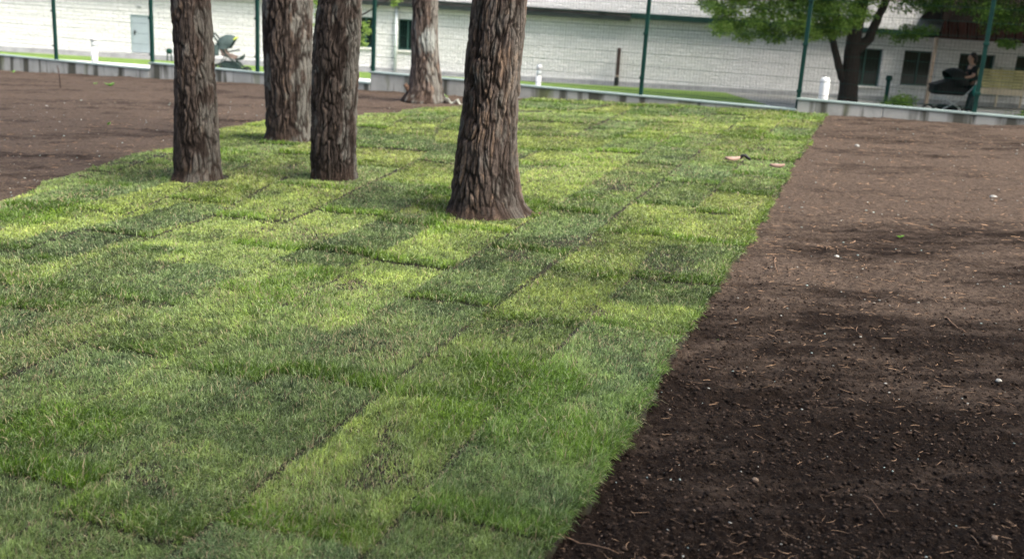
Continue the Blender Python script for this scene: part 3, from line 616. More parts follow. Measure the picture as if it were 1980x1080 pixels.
# ------------------------------------------------------------------ YARD BEYOND
B_A = on_z(0, 97, ZO)[:2]; B_B = on_z(1900, 205, ZO)[:2]; BD = (B_B - B_A) / np.linalg.norm(B_B - B_A); BN = np.array([-BD[1], BD[0]]); BROT = math.atan2(BD[1], BD[0])
print('building', B_A, B_B, BROT)
def sheet(name, P, z, m, kind='structure'):
    V = [(x, y, z) for x, y in P]; o = obj_np(name, np.array(V), [list(range(len(V)))], m); o['kind'] = kind; return o
YARD = mat('yard_paving', (.20, .205, .19), .9, .2, 4, .3); PATH = mat('path_concrete', (.62, .63, .60), .9, .06, 2, .2); VERGE = mat('verge_grass', (.14, .225, .04), .9, .3, 3, .5, col2=(.09, .165, .025))
f_out = lambda s, o_: F0 + FD * s + FN * o_
sheet('yard', [tuple(f_out(-14, .22)), tuple(f_out(40, .22)), (120, 900), (-900, 900), (-900, 40)], ZO - .02, YARD)
def bl(s, o_): return tuple(B_A + BD * s - BN * o_)
sheet('grass_verge', [bl(-20, .55), bl(-20, 2.4), bl(0, 2.4), bl(10, 3.2), bl(22.5, 5.0), bl(22.5, .55)][::-1], ZO - .004, VERGE)
sheet('path', [bl(-20, 6.6), bl(0, 6.6), bl(9, 7.0), bl(14, 7.2), bl(22.4, 5.8), bl(22.5, 5.0), bl(10, 3.2), bl(0, 2.4), bl(-20, 2.4)][::-1], ZO, PATH)

# ------------------------------------------------------------------ BUILDING
def brick_mat():
    m, n, b = new_mat('white_split_brick'); N = n.nodes; L = n.links; b.inputs['Roughness'].default_value = .85
    tc = N.new('ShaderNodeTexCoord'); sp = N.new('ShaderNodeSeparateXYZ'); cb = N.new('ShaderNodeCombineXYZ'); L.new(tc.outputs['Object'], sp.inputs[0]); L.new(sp.outputs[0], cb.inputs[0]); L.new(sp.outputs[2], cb.inputs[1])
    bt = N.new('ShaderNodeTexBrick'); bt.inputs['Scale'].default_value = 1; bt.inputs['Brick Width'].default_value = .34; bt.inputs['Row Height'].default_value = .115; bt.inputs['Mortar Size'].default_value = .010; bt.inputs['Mortar Smooth'].default_value = .4
    bt.inputs['Color1'].default_value = (.84, .845, .83, 1); bt.inputs['Color2'].default_value = (.74, .75, .73, 1); bt.inputs['Mortar'].default_value = (.58, .585, .565, 1); bt.offset = .5; L.new(cb.outputs[0], bt.inputs['Vector'])
    no = N.new('ShaderNodeTexNoise'); no.inputs['Scale'].default_value = 14; no.inputs['Detail'].default_value = 7; L.new(tc.outputs['Object'], no.inputs['Vector'])
    mx = N.new('ShaderNodeMix'); mx.data_type = 'RGBA'; mx.blend_type = 'MULTIPLY'; mx.inputs[0].default_value = .2; L.new(bt.outputs['Color'], mx.inputs[6]); L.new(no.outputs['Fac'], mx.inputs[7]); L.new(mx.outputs[2], b.inputs['Base Color'])
    ma = N.new('ShaderNodeMath'); ma.operation = 'MULTIPLY_ADD'; L.new(bt.outputs['Fac'], ma.inputs[0]); ma.inputs[1].default_value = -.5; L.new(no.outputs['Fac'], ma.inputs[2])
    bp = N.new('ShaderNodeBump'); bp.inputs['Strength'].default_value = .9; bp.inputs['Distance'].default_value = .06; L.new(ma.outputs[0], bp.inputs['Height']); L.new(bp.outputs['Normal'], b.inputs['Normal'])
    return m
BRICK = brick_mat(); PLINTH = mat('plinth', (.33, .34, .34), .9, .15, 5, .2); CORN = mat('cornice_green', (.018, .026, .023), .6, .25, 6); CORN2 = mat('cornice_top', (.16, .14, .13), .7, .4, 2)
WINFR = mat('window_frame', (.035, .09, .075), .4, .1, 5); WFW = mat('window_reveal', (.70, .70, .66), .6, .05, 8)
def glass():
    m, n, b = new_mat('dark_glass'); b.inputs['Base Color'].default_value = (.006, .014, .012, 1); b.inputs['Roughness'].default_value = .08; b.inputs['Specular IOR Level'].default_value = .35
    tc = n.nodes.new('ShaderNodeTexCoord'); no = n.nodes.new('ShaderNodeTexNoise'); no.inputs['Scale'].default_value = 1.5; n.links.new(tc.outputs['Object'], no.inputs['Vector']); bp = n.nodes.new('ShaderNodeBump'); bp.inputs['Strength'].default_value = .05; n.links.new(no.outputs['Fac'], bp.inputs['Height']); n.links.new(bp.outputs['Normal'], b.inputs['Normal'])
    return m
GLASS = glass()
bld = thing('brick_building', 'long low building of white split brick with dark cornice and windows behind the fence', 'building', (B_A[0], B_A[1], ZO), BROT)
def on_b(px, py, off=0):      # -> local (s, z) on the facade plane, off metres in front of it
    d = ray(px, py); P0 = B_A - BN * off; t = (P0 @ BN) / (d[0] * BN[0] + d[1] * BN[1]); P = CAM + d * t; return float((P[:2] - B_A) @ BD), float(P[2] - ZO)
band_lo = on_b(1010, 28.5)[1]; band_hi = on_b(1010, 14)[1]; print('band', band_lo, band_hi, on_b(1350, 45.5), on_b(707, 9), 'door', on_b(252, 27), on_b(299, 106))
def rect(x0, y0, x1, y1):
    a = on_b(x0, y0); b = on_b(x1, y1); return min(a[0], b[0]), max(a[0], b[0]), min(a[1], b[1]), max(a[1], b[1])
WINS = [rect(690, 32, 724, 93), rect(771, 36.5, 806, 99), rect(1648, 92, 1698, 168), rect(1750, 97, 1802, 168), rect(1857, 103, 1914, 172), rect(1967, 108, 2022, 178)]
DOOR = rect(252, 28, 299, 105)
# facade with openings
ss = sorted({-22., 45.} | {round(v, 4) for r_ in WINS + [DOOR] for v in r_[:2]}); zz = sorted({-.3, 5.2} | {round(v, 4) for r_ in WINS + [DOOR] for v in r_[2:]})
t = MB(); 
def hole(s, z): return any(r_[0] < s < r_[1] and r_[2] < z < r_[3] for r_ in WINS + [DOOR])
for a, b_ in zip(ss[:-1], ss[1:]):
    for c, d_ in zip(zz[:-1], zz[1:]):
        if not hole((a + b_) / 2, (c + d_) / 2): t.add([(a, 0, c), (b_, 0, c), (b_, 0, d_), (a, 0, d_)], [[0, 1, 2, 3]])
for r_ in WINS + [DOOR]:
    a, b_, c, d_ = r_; t.add([(a, 0, c), (a, 0, d_), (a, .2, d_), (a, .2, c), (b_, 0, c), (b_, 0, d_), (b_, .2, d_), (b_, .2, c)], [[0, 1, 2, 3], [7, 6, 5, 4], [1, 5, 6, 2], [0, 3, 7, 4]])
t.add([(-22, 0, 5.2), (45, 0, 5.2), (45, 9, 5.2), (-22, 9, 5.2), (-22, 0, -.3), (45, 0, -.3), (45, 9, -.3), (-22, 9, -.3)], [[0, 1, 2, 3], [1, 5, 6, 2], [3, 2, 6, 7], [0, 3, 7, 4]])
t.build('wall', BRICK, bld)
MB().box(-22, 45, -.06, -.002, -.2, .12, .004).build('plinth', PLINTH, bld)
t = MB(); t.box(-22, 19.3, -.32, .0, band_lo, band_lo + (band_hi - band_lo) * .55, .01); cn = t.build('cornice', CORN, bld)
t = MB(); t.box(-22, 19.3, -.27, .0, band_lo + (band_hi - band_lo) * .55, band_hi - .02); t.build('flashing', CORN2, cn)
MB().box(-22, 19.3, -.36, -.0, band_hi - .02, band_hi + .03, .005).build('gutter_lip', CORN, cn)
a0 = on_b(1555, 55)[0]; s_e = on_b(1812, 60)[0]
t = MB(); t.box(19.3, s_e, -.30, 0, on_b(1700, 66)[1], on_b(1700, 55)[1], .01); t.build('cornice', mat('cornice_teal', (.006, .03, .024), .5, .2, 5), bld)
for (a, b_, c, d_) in WINS:
    f = MB(); w_ = .045
    for q in ((a, a + w_, c, d_), (b_ - w_, b_, c, d_), (a + w_, b_ - w_, c, c + w_), (a + w_, b_ - w_, d_ - w_, d_), ((a + b_) / 2 - .02, (a + b_) / 2 + .02, c + w_, d_ - w_)): f.box(q[0], q[1], .10, .16, q[2], q[3], .004)
    fr = f.build('window', WINFR, bld); MB().box(a + .01, b_ - .01, .125, .135, c + .01, d_ - .01).build('pane', GLASS, fr)
    MB().box(a - .05, b_ + .05, -.06, .10, c - .05, c - .003, .004).build('sill', WFW, fr)
a, b_, c, d_ = DOOR; DM = mat('grey_door', (.30, .36, .385), .5, .04, 3); t = MB(); t.box(a + .025, b_ - .025, .03, .06, c + .02, d_ - .025, .004); dr = t.build('door', DM, bld)
t = MB(); t.box(a, a + .025, .0, .07, c, d_); t.box(b_ - .025, b_, .0, .07, c, d_); t.box(a + .025, b_ - .025, .0, .07, d_ - .025, d_); t.build('frame', mat('door_frame', (.22, .30, .31), .5), dr)
hs, hz = on_b(260, 63); t = MB(); t.box(hs - .02, hs + .02, .022, .03, hz - .07, hz + .07); t.tube([(hs, .03, hz + .02), (hs, -.02, hz + .02), (hs + .1, -.02, hz + .02)], .009, 8); t.build('handle', BLACK, dr)
vs, vz = on_b(269, 14.5); t = MB(); t.box(vs - .06, vs + .06, -.02, 0, vz - .04, vz + .04, .004)
for k in range(4): t.box(vs - .05, vs + .05, -.03, -.02, vz - .032 + k * .018, vz - .024 + k * .018)
t.build('vent', mat('vent_grey', (.40, .42, .40), .6), bld)
# white downpipe
ps, _ = on_b(765, 100); t = MB(); t.tube([(ps, -.09, .05), (ps, -.09, band_lo - .0)], .05, 14); t.build('downpipe', mat('downpipe_white', (.66, .72, .71), .4, .04), bld, True)
# awning roof and things of the right wing
RB = mat('roof_brown', (.012, .0055, .0045), .95, .25, 4, .2, spec=.02); RBK = mat('roof_dark', (.008, .006, .005), .95, .3, 4, spec=.02)
AW0 = on_b(1812, 70, 1.6)[0]; zlo = on_b(1900, 79, 1.6)[1]; zmid = on_b(1900, 44, 1.6)[1]; ztop = on_b(1900, 22, 1.0)[1]
t = MB(); n_ = 26; x1 = AW0 + 8
for k in range(n_):
    xa = AW0 + (x1 - AW0) * k / n_; xb = AW0 + (x1 - AW0) * (k + 1) / n_ - .03; ia = .35 * (k == 0)
    t.add([(xa, -1.75, zlo), (xb, -1.75, zlo), (xb, -1.55, zmid), (xa + ia * .5, -1.55, zmid), (xa, -1.70, zlo), (xb, -1.70, zlo), (xb, -1.5, zmid), (xa + ia * .5, -1.5, zmid)], [[0, 1, 2, 3], [7, 6, 5, 4], [1, 5, 6, 2], [0, 3, 7, 4], [0, 4, 5, 1]])
aw = t.build('awning', RB, bld); t = MB()
t.add([(AW0 + .1, -1.55, zmid), (x1, -1.55, zmid), (x1, -.0, ztop + .5), (AW0 + .6, -.0, ztop + .5), (AW0 + .25, -1.3, ztop), (x1, -1.3, ztop), (AW0 + .1, -.02, zmid)], [[0, 1, 5, 4], [4, 5, 2, 3], [0, 4, 3, 6]])
t.build('awning_roof', RBK, aw); MB().box(AW0 + .05, x1, -1.69, -.02, zlo - .0, zlo + .04).build('soffit', RBK, aw)
WOODP = mat('pale_post', (.34, .27, .21), .8, .15, 10)
q = on_b(1803, 120, 1.6)[0]
for xs in (q, AW0 + 5.5): MB().box(xs - .05, xs + .05, -1.66, -1.56, 0, zlo, .006).build('awning_post', WOODP, aw)
# slatted pale screen against the wall
sa, sz1 = on_b(1892, 129, .25); sb, sz0 = on_b(1975, 186, .25)
scr = thing('slat_screen', 'pale yellow panel of horizontal wooden slats against the wall under the brown awning', 'screen', (B_A[0], B_A[1], ZO), BROT)
YW = mat('yellow_slats', (.50, .47, .24), .7, .18, 3); BG2 = mat('beige_slats', (.62, .55, .42), .7, .1, 3); t = MB(); zz_ = sz0 + .22
while zz_ < sz1 - .05: t.box(sa, sb, -.27, -.24, zz_, zz_ + .085, .004); zz_ += .1
t.build('slats', YW, scr); t = MB(); t.box(sa, sb, -.28, -.24, sz0, sz0 + .20, .006); t.build('kick_board', BG2, scr)
for xs in (sa - .03, (sa + sb) / 2, sb + .03): MB().box(xs - .03, xs + .03, -.24, -.18, 0, sz1, .004).build('upright', BG2, scr)

# ------------------------------------------------------------------ bollards, pipe, stand
BW = mat('bollard_white', (.66, .67, .65), .4, .03); BT = mat('bollard_glass', (.55, .60, .58), .3, .05)
def bollard(px, ytop, Y, r, label, dome=True):
    p = at_y(px, ytop, Y); t = thing('bollard_light', label, 'bollard', (p[0], p[1], ZO), group='white bollards beyond the wall'); h_ = p[2] - ZO
    if dome:
        MB().lathe([(r, 0), (r, h_ - r * .9), (r * .98, h_ - r * .85)], n=22).build('body', BW, t, True)
        MB().lathe([(r * 1.03, h_ - r * .9), (r * 1.03, h_ - r * .8), (r * .92, h_ - r * .45), (r * .65, h_ - r * .15), (r * .3, h_ - .01), (.01, h_)], n=22).build('cap', BW, t, True)
    else:
        MB().lathe([(r, 0), (r, h_ - .24)], n=22).build('body', BW, t, True)
        MB().lathe([(r * .9, h_ - .24), (r * .9, h_ - .10)], n=22).build('lens', BT, t, True)
        MB().lathe([(r * 1.1, h_ - .10), (r * 1.12, h_ - .04), (r * .8, h_ - .005), (.01, h_)], n=22).build('cap', BW, t, True)
bollard(181, 71, 24, .075, 'slim white bollard light at the far left, in front of the grey door', False)
bollard(1043, 125, 22.5, .06, 'slim white bollard light just right of the largest pine trunk', False)
bollard(1597, 149, 18.3, .085, 'stout white round topped bollard right of the dark fence post', True)
# brown pipe by the wall
s_, z1 = on_b(1199, 93, .25); s2, z0 = on_b(1190, 164, .25); t = thing('waste_pipe', 'dark brown upright pipe with black foot standing by the white wall', 'pipe', (B_A[0], B_A[1], ZO), BROT)
BRN = mat('pipe_brown', (.055, .032, .028), .55, .15); sm = s_ * .5 + s2 * .5
MB().box(sm - .055, sm + .055, -.32, -.21, .32, z1, .015).build('shaft', BRN, t); MB().lathe([(.06, .26), (.06, .33)], (sm, -.265, 0), 14).build('coupling', WOODP, t, True); MB().lathe([(.07, 0), (.075, .02), (.075, .24), (.06, .27)], (sm, -.265, 0), 14).build('foot', BLACK, t, True)
# small dark stand by the door
s_, z1 = on_b(327, 94, .6); t = thing('pipe_stand', 'small dark green stand with rounded top on the path right of the grey door', 'stand', (B_A[0], B_A[1], ZO), BROT)
MB().box(s_ - .09, s_ + .09, -.66, -.54, z1 - .16, z1, .04).build('head', FG, t, True)
for dx_ in (-.065, .065): MB().tube([(s_ + dx_, -.6, 0), (s_ + dx_ * .8, -.6, z1 - .12)], .022, 8).build('leg', FG, t, True)
# dark post before the right wing
p = at_y(1720, 146, 26); t = thing('garden_post', 'thin dark green post standing between two windows of the right wing', 'post', (p[0], p[1], ZO)); MB().lathe([(.10, 0), (.10, .03), (.05, .05), (.05, p[2] - ZO - .14)], n=14).build('shaft', FG, t, True); MB().lathe([(.07, p[2] - ZO - .14), (.09, p[2] - ZO - .08), (.07, p[2] - ZO - .01), (.01, p[2] - ZO)], n=14).build('cap', FG, t, True)

# ------------------------------------------------------------------ foliage
def leaf_cloud(clumps, lsize, cols, seed):
    rg = np.random.default_rng(seed); P, Fc, C = [], [], []; n0 = 0
    for (c, rad, n, tn) in clumps:
        d = rg.normal(0, 1, (n, 3)); d /= np.linalg.norm(d, axis=1)[:, None]; p = np.array(c) + d * (np.array(rad) * (rg.random((n, 1)) ** .55))
        a = rg.normal(0, 1, (n, 3)); a[:, 2] = a[:, 2] * .5 - .35; a /= np.linalg.norm(a, axis=1)[:, None]; b = np.cross(a, rg.normal(0, 1, (n, 3)) * np.array([.5, .5, 1]) + np.array([0, 0, .8])); b /= np.linalg.norm(b, axis=1)[:, None]; nn_ = np.cross(a, b)
        s = (lsize * (.6 + .8 * rg.random(n)))[:, None]
        V = np.stack([p, p + a * s * .5 + b * s * .22 + nn_ * s * .05, p + a * s, p + a * s * .5 - b * s * .22 + nn_ * s * .05], 1); P.append(V.reshape(-1, 3))
        Fc.append((np.arange(n)[:, None] * 4 + np.array([[0, 1, 2, 3]])) + n0); n0 += n * 4
        k = rg.random(n); cc = pal(np.clip(k * .7 + tn, 0, 1), cols) * (.75 + .5 * rg.random((n, 1))); C.append(np.repeat(cc, 4, 0))
    return np.vstack(P), np.vstack(Fc), np.vstack(C)
LEAF = attr_mat('leaf', rough=.5, transl=.38, spec=.3); TRB = mat('garden_tree_bark', (.026, .019, .015), .9, .3, 25, .5)
GC = [(.060, .130, .020), (.13, .24, .035), (.24, .38, .065), (.36, .48, .13)]
# broad garden tree right
YT = 25.0; b0 = at_y(1636, 200, YT); tb = np.array([b0[0], YT, ZO]); gt = thing('garden_tree', 'spreading garden tree with feathery bright green crown and forked dark trunk beyond the fence', 'tree', tuple(tb), group='broadleaf trees beyond the fence')
def tube_px(pts, rs_, Y, par, name='trunk', m=TRB):
    P = [at_y(x, y, Y + dy) for x, y, dy in pts]; t = MB(); Q = []; RR = []
    for i in range(len(P) - 1):
        for k in range(4): f = k / 4; Q.append(tuple(P[i] * (1 - f) + P[i + 1] * f + np.array([random.uniform(-.012, .012), 0, 0]))); RR.append(rs_[i] * (1 - f) + rs_[i + 1] * f)
    Q.append(tuple(P[-1])); RR.append(rs_[-1]); t.tube(Q, RR, 12); return t.build(name, m, par, True, local=False)
tube_px([(1634, 232, 0), (1638, 200, 0), (1643, 150, 0), (1648, 100, 0), (1655, 50, 0), (1668, 0, 0), (1690, -70, 0)], [.32, .25, .21, .19, .17, .14, .08], YT, gt)
tube_px([(1640, 170, .0), (1628, 148, -.05), (1616, 105, -.1), (1606, 62, -.2), (1590, 10, -.3), (1560, -50, -.4)], [.13, .10, .085, .08, .06, .04], YT, gt, 'limb')
tube_px([(1652, 100, 0), (1680, 75, .1), (1700, 30, .1), (1730, -30, .1), (1790, -80, .2)], [.14, .12, .10, .08, .05], YT, gt, 'limb')
tube_px([(1655, 60, 0), (1600, 20, -.4), (1520, -5, -.8), (1430, 0, -1.0), (1390, 10, -1.2)], [.10, .07, .05, .03, .015], YT, gt, 'limb')
cl = []
rs = random.Random(12)
def crown_px(region, n, Y, ysp, rad, nl, tn):
    out = []
    for _ in range(n):
        x = rs.uniform(region[0], region[2]); y = rs.uniform(region[1], region[3]); p = at_y(x, y, Y + rs.uniform(-ysp, ysp)); r_ = rad * rs.uniform(.7, 1.3); out.append((tuple(p), (r_ * 1.25, r_, r_ * .55), nl, tn + rs.uniform(-.15, .15)))
    return out
for (x, y) in ((1620, 55), (1600, 62), (1640, 45), (1565, 66), (1470, 40), (1500, 5), (1420, -5), (1550, 45), (1660, 28), (1385, 15), (1400, 35), (1372, 5), (1395, 55), (1425, 50), (1440, 68), (1455, 40), (1415, 20), (1480, 60), (1500, 70), (1520, 45), (1470, 15), (1540, 60), (1550, 30), (1575, 50), (1530, 10), (1500, 25), (1440, 0), (1410, -15), (1590, 22), (1605, 40), (1620, 18), (1565, 5), (1380, -20)):
    p = at_y(x, y, YT - 1.2 + rs.uniform(-.5, .6)); cl.append((tuple(p), (.34, .34, .19), 620, .22 + rs.uniform(-.12, .18)))
cl += crown_px((1370, -190, 1640, -10), 60, YT - .8, 1.6, .5, 260, .1); cl += crown_px((1560, -20, 1700, 30), 14, YT - .5, .8, .35, 260, .0)
cl += crown_px((1600, -260, 2100, -40), 110, YT, 2.4, .65, 240, -.1)  # clump tones drop towards the right: shade painted into the leaf colour
cl += crown_px((1690, -30, 1830, 18), 22, YT + .2, .8, .32, 170, -.2); cl += crown_px((1700, 45, 1800, 78), 9, YT + .6, .4, .22, 150, -.05)
V, F, C = leaf_cloud(cl, .075, GC, 5); Va, Fa, Ca = leaf_cloud(crown_px((1430, -800, 2600, -110), 230, 24, 4.5, 1.0, 260, -.1), .17, GC, 6); V, F, C = np.vstack([V, Va]), np.vstack([F, Fa + len(V)]), np.vstack([C, Ca]); obj_np('crown', V, F, LEAF, gt, False, local=False, attrs={'Col': C})  # second cloud: overhead clumps added out of view to block sky light
# second tree at the right edge
tb2 = at_y(2040, 230, 24); t2 = thing('garden_tree', 'garden tree, leaves toned dark as in shade, whose branches hang over the brown awning at the right edge', 'tree', (tb2[0], 24, ZO), group='broadleaf trees beyond the fence')
tube_px([(2040, 250, 0), (2045, 120, 0), (2030, 20, 0), (2010, -80, 0)], [.2, .17, .15, .1], 24, t2)
cl = crown_px((1840, -160, 2160, 22), 95, 24, 1.5, .5, 230, -.2) + crown_px((1925, 80, 1965, 90), 5, 24, .3, .14, 110, -.1) + crown_px((1900, 5, 1990, 60), 14, 24, .6, .26, 130, -.25)  # low leaf tones paint in the shade above the awning
V, F, C = leaf_cloud(cl, .08, GC, 8); Va, Fa, Ca = leaf_cloud(crown_px((1640, -460, 2700, -60), 260, 27.5, 2.2, 1.0, 260, -.2), .15, GC, 18); V, F, C = np.vstack([V, Va]), np.vstack([F, Fa + len(V)]), np.vstack([C, Ca]); obj_np('crown', V, F, LEAF, t2, False, local=False, attrs={'Col': C})  # clumps above the frame added to keep sun off the right wing
# young tree hidden behind the trio
Y3 = 24.5; tb3 = at_y(655, 160, Y3); t3 = thing('young_tree', 'young yellow green tree mostly hidden behind the left pine trio', 'tree', (tb3[0], Y3, ZO), group='broadleaf trees beyond the fence')
tube_px([(655, 190, 0), (655, 90, 0), (655, 10, 0), (660, -70, 0)], [.05, .045, .035, .02], Y3, t3)
tube_px([(656, 60, 0), (700, 30, 0), (765, -8, 0)], [.03, .02, .01], Y3, t3, 'limb')
cl = []
for (x, y, r_, n) in ((704, 48, .13, 110), (710, 60, .10, 90), (698, 72, .12, 110), (702, 85, .10, 80), (612, 5, .13, 110), (614, 28, .10, 90), (608, 50, .07, 40), (762, 4, .10, 90), (772, -2, .10, 70), (640, 60, .2, 120), (670, 20, .25, 160), (650, -20, .4, 300), (600, -40, .4, 260), (720, -50, .4, 260), (770, -30, .25, 160), (660, 90, .15, 80)):
    cl.append((tuple(at_y(x, y, Y3 + rs.uniform(-.15, .15))), (r_, r_, r_ * .9), n, .42))
V, F, C = leaf_cloud(cl, .075, GC, 9); obj_np('crown', V, F, LEAF, t3, False, local=False, attrs={'Col': C})
for i_, (bx, by) in enumerate(((16.0, 22.0), (20.5, 26.5))):  # broadleaf trees added out of view to shade the building's right wing
    t_ = thing('garden_tree', 'broadleaf tree added outside the frame on the right so its crown shades the right wing', 'tree', (bx, by, ZO), group='shade trees added outside the frame')
    MB().tube([(bx, by, ZO - .1), (bx, by, 3), (bx + .2, by, 7)], [.24, .2, .08], 14).build('trunk', TRB, t_, True, local=False)
    cl = []; lim = MB()
    for _ in range(130):
        a = rs.random() * 2 * pi; q_ = math.sqrt(rs.random()) * 3.1; zz2 = rs.uniform(2.2, 8.5); rr_ = 1.0; cl.append(((bx + cos(a) * q_, by + sin(a) * q_, zz2), (rr_, rr_, .5), 240, -.1))
        if _ % 8 == 0: lim.tube([(bx, by, max(1.5, zz2 - 1.5)), (bx + cos(a) * q_, by + sin(a) * q_, zz2)], [.06, .015], 6)
    lim.build('limb', TRB, t_, True, local=False); V, F, C = leaf_cloud(cl, .16, GC, 60 + i_); obj_np('crown', V, F, LEAF, t_, False, local=False, attrs={'Col': C})
def bush(px, py, Y, w_, h_, n, label, tn, seed):
    p = at_y(px, py, Y); b = thing('shrub', label, 'shrub', (p[0], Y, ZO), group='shrubs in front of the right wing'); rs2 = random.Random(seed); cl = []
    for _ in range(14): cl.append(((p[0] + rs2.uniform(-w_, w_) * .7, Y + rs2.uniform(-.3, .3), ZO + rs2.uniform(.15, h_ * .85)), (w_ * .4, .3, h_ * .25), n // 14, tn))
    V, F, C = leaf_cloud(cl, .07, GC, seed); obj_np('foliage', V, F, LEAF, b, False, local=False, attrs={'Col': C})
    t = MB(); [t.tube([(p[0], Y, ZO), (p[0] + rs2.uniform(-w_, w_) * .6, Y + rs2.uniform(-.2, .2), ZO + h_ * .7)], [.02, .008], 6) for _ in range(6)]; t.build('stem', TRB, b, True, local=False)
bush(1737, 205, 24, .45, .75, 2400, 'bright green low shrub behind the wall beside the thin green post', .15, 21)
bush(1975, 215, 22.5, .38, .62, 1900, 'leafy shrub behind the wall at the right edge below the yellow slats', .12, 22)
bush(1690, 215, 24.5, .5, .42, 1500, 'dark low shrub behind the wall right of the forked tree trunk', -.2, 23)

# ------------------------------------------------------------------ strollers
SG = mat('stroller_fabric', (.05, .075, .07), .9, .2, 30); SGD = mat('stroller_dark', (.015, .03, .026), .8, .3, 30); BEI = mat('stroller_lining', (.20, .15, .125), .9, .15, 20); TUBE = mat('grey_tube', (.08, .10, .10), .4, .1, 5, metal=.5); YEL = mat('lime_trim', (.42, .50, .06), .6, .1); TYRE = mat('tyre', (.015, .02, .018), .8, .2)
def hood(mb, c, r, a0, a1, wd, n=14, m=8):
    V = []
    for i in range(n + 1):
        a = a0 + (a1 - a0) * i / n
        for k in range(m + 1):
            b = -pi / 2 + pi * k / m; V.append((c[0] + cos(a) * r * (cos(b) ** .5 if cos(b) > 1e-6 else 0), c[1] + sin(b) * wd, c[2] + sin(a) * r * (cos(b) ** .5 if cos(b) > 1e-6 else 0)))
    mb.add(V, [[i * (m + 1) + k, (i + 1) * (m + 1) + k, (i + 1) * (m + 1) + k + 1, i * (m + 1) + k + 1] for i in range(n) for k in range(m)]); return mb
def solid(o, th): md = o.modifiers.new('s', 'SOLIDIFY'); md.thickness = th; return o
def wheels(par, pos):
    for (x, y, z, r_) in pos:
        w_ = MB().wheel((x, y, z), r_, .045).build('wheel', TYRE, par, True); h = MB(); h.lathe([(.025, -.02), (.025, .02)], (x, y, z), 10, 'y')
        for k in range(6): a = k * pi / 3; h.tube([(x, y, z), (x + cos(a) * (r_ - .03), y, z + sin(a) * (r_ - .03))], .006, 5)
        h.build('rim', TUBE, w_)
p = at_y(446, 120, 26.6); st = thing('stroller', 'grey green baby stroller with open hood parked behind the wall between the left pines', 'stroller', (p[0], 26.6, ZO), .12)
fr = MB()
for sy in (-.24, .24):
    fr.tube([(-.40, sy, 1.02), (-.30, sy, .88), (-.05, sy, .50), (.22, sy, .30), (.40, sy, .12)], .022, 8); fr.tube([(-.08, sy, .55), (-.22, sy, .32), (-.30, sy, .14)], .013, 8)
fr.tube([(-.40, -.24, 1.02), (-.42, 0, 1.05), (-.40, .24, 1.02)], .02, 8); fr.tube([(-.30, -.24, .14), (-.30, .24, .14)], .012, 8); fr.tube([(.05, -.24, .42), (.05, .24, .42)], .012, 8); fr.build('frame', SGD, st, True)
solid(hood(MB(), (-.02, 0, .68), .35, R(58), R(186), .27).build('hood', SG, st, True), .012)
t = MB(); t.tube([(.12, -.22, .93), (.165, -.1, .98), (.17, 0, .985), (.165, .1, .98), (.12, .22, .93)], .018, 8); t.build('hood_trim', YEL, st, True)
MB().add([(-.28, -.2, .78), (-.20, -.2, .50), (.14, -.2, .43), (.16, -.2, .50), (-.12, -.2, .58), (-.18, -.2, .80), (-.28, .2, .78), (-.20, .2, .50), (.14, .2, .43), (.16, .2, .50), (-.12, .2, .58), (-.18, .2, .80)], [[0, 1, 2, 3, 4, 5], [11, 10, 9, 8, 7, 6], [0, 6, 7, 1], [1, 7, 8, 2], [2, 8, 9, 3], [3, 9, 10, 4], [4, 10, 11, 5], [5, 11, 6, 0]]).build('seat', BEI, st)
MB().add([(.12, -.18, .40), (.36, -.18, .56), (.32, -.18, .42), (.12, .18, .40), (.36, .18, .56), (.32, .18, .42)], [[0, 2, 1], [3, 4, 5], [0, 1, 4, 3], [1, 2, 5, 4], [0, 3, 5, 2]]).build('footrest', SGD, st)
MB().tube([(.0, -.24, .62), (.18, -.2, .66), (.24, 0, .66), (.18, .2, .66), (.0, .24, .62)], .016, 8).build('bumper_bar', SGD, st, True)
MB().box(-.22, .26, -.22, .22, .12, .36, .04).build('basket', SGD, st); MB().box(-.40, -.26, -.26, -.18, .50, .78, .03).build('hanging_bag', SG, st)
wheels(st, [(-.30, -.26, .15, .15), (-.30, .26, .15, .15), (.40, -.2, .12, .12), (.40, .2, .12, .12)])
# dark pram at the right
YP = 27.2; p = at_y(1838, 170, YP); pm = thing('pram', 'large black hooded pram on pale frame pushed behind the fence at the right', 'pram', (p[0], YP, ZO), .05)
PB = mat('pram_black', (.010, .011, .011), .8, .3, 20); SIL = mat('silver_tube', (.55, .58, .56), .35, .05, 5)
t = MB(); 
def shell(t, x0, x1, z0, z1, wd):
    n = 16; V = []
    for i in range(n + 1):
        f = i / n; x = x0 + (x1 - x0) * f; b = math.sqrt(max(0, 1 - (2 * f - 1) ** 4)); 
        for k in range(13): a = pi * k / 12; V.append((x, -cos(a) * wd * (.4 + .6 * b), z1 - sin(a) * (z1 - z0) * b))
    t.add(V, [[i * 13 + k, (i + 1) * 13 + k, (i + 1) * 13 + k + 1, i * 13 + k + 1] for i in range(n) for k in range(12)] + [[i * 13, i * 13 + 12, (i + 1) * 13 + 12, (i + 1) * 13] for i in range(n)])
t.box(-.52, .40, -.24, .24, .62, .90, .07); t.add([(-.53, -.23, .88), (.02, -.25, 1.06), (.02, .25, 1.06), (-.53, .23, .88), (-.53, -.23, .84), (.02, -.25, .86), (.02, .25, .86), (-.53, .23, .84)], [[0, 1, 2, 3], [4, 7, 6, 5], [0, 4, 5, 1], [3, 2, 6, 7], [0, 3, 7, 4]]); t.build('carrycot', PB, pm)
solid(hood(MB(), (.02, 0, .88), .44, R(2), R(128), .27).build('hood', PB, pm, True), .015)
fr = MB()
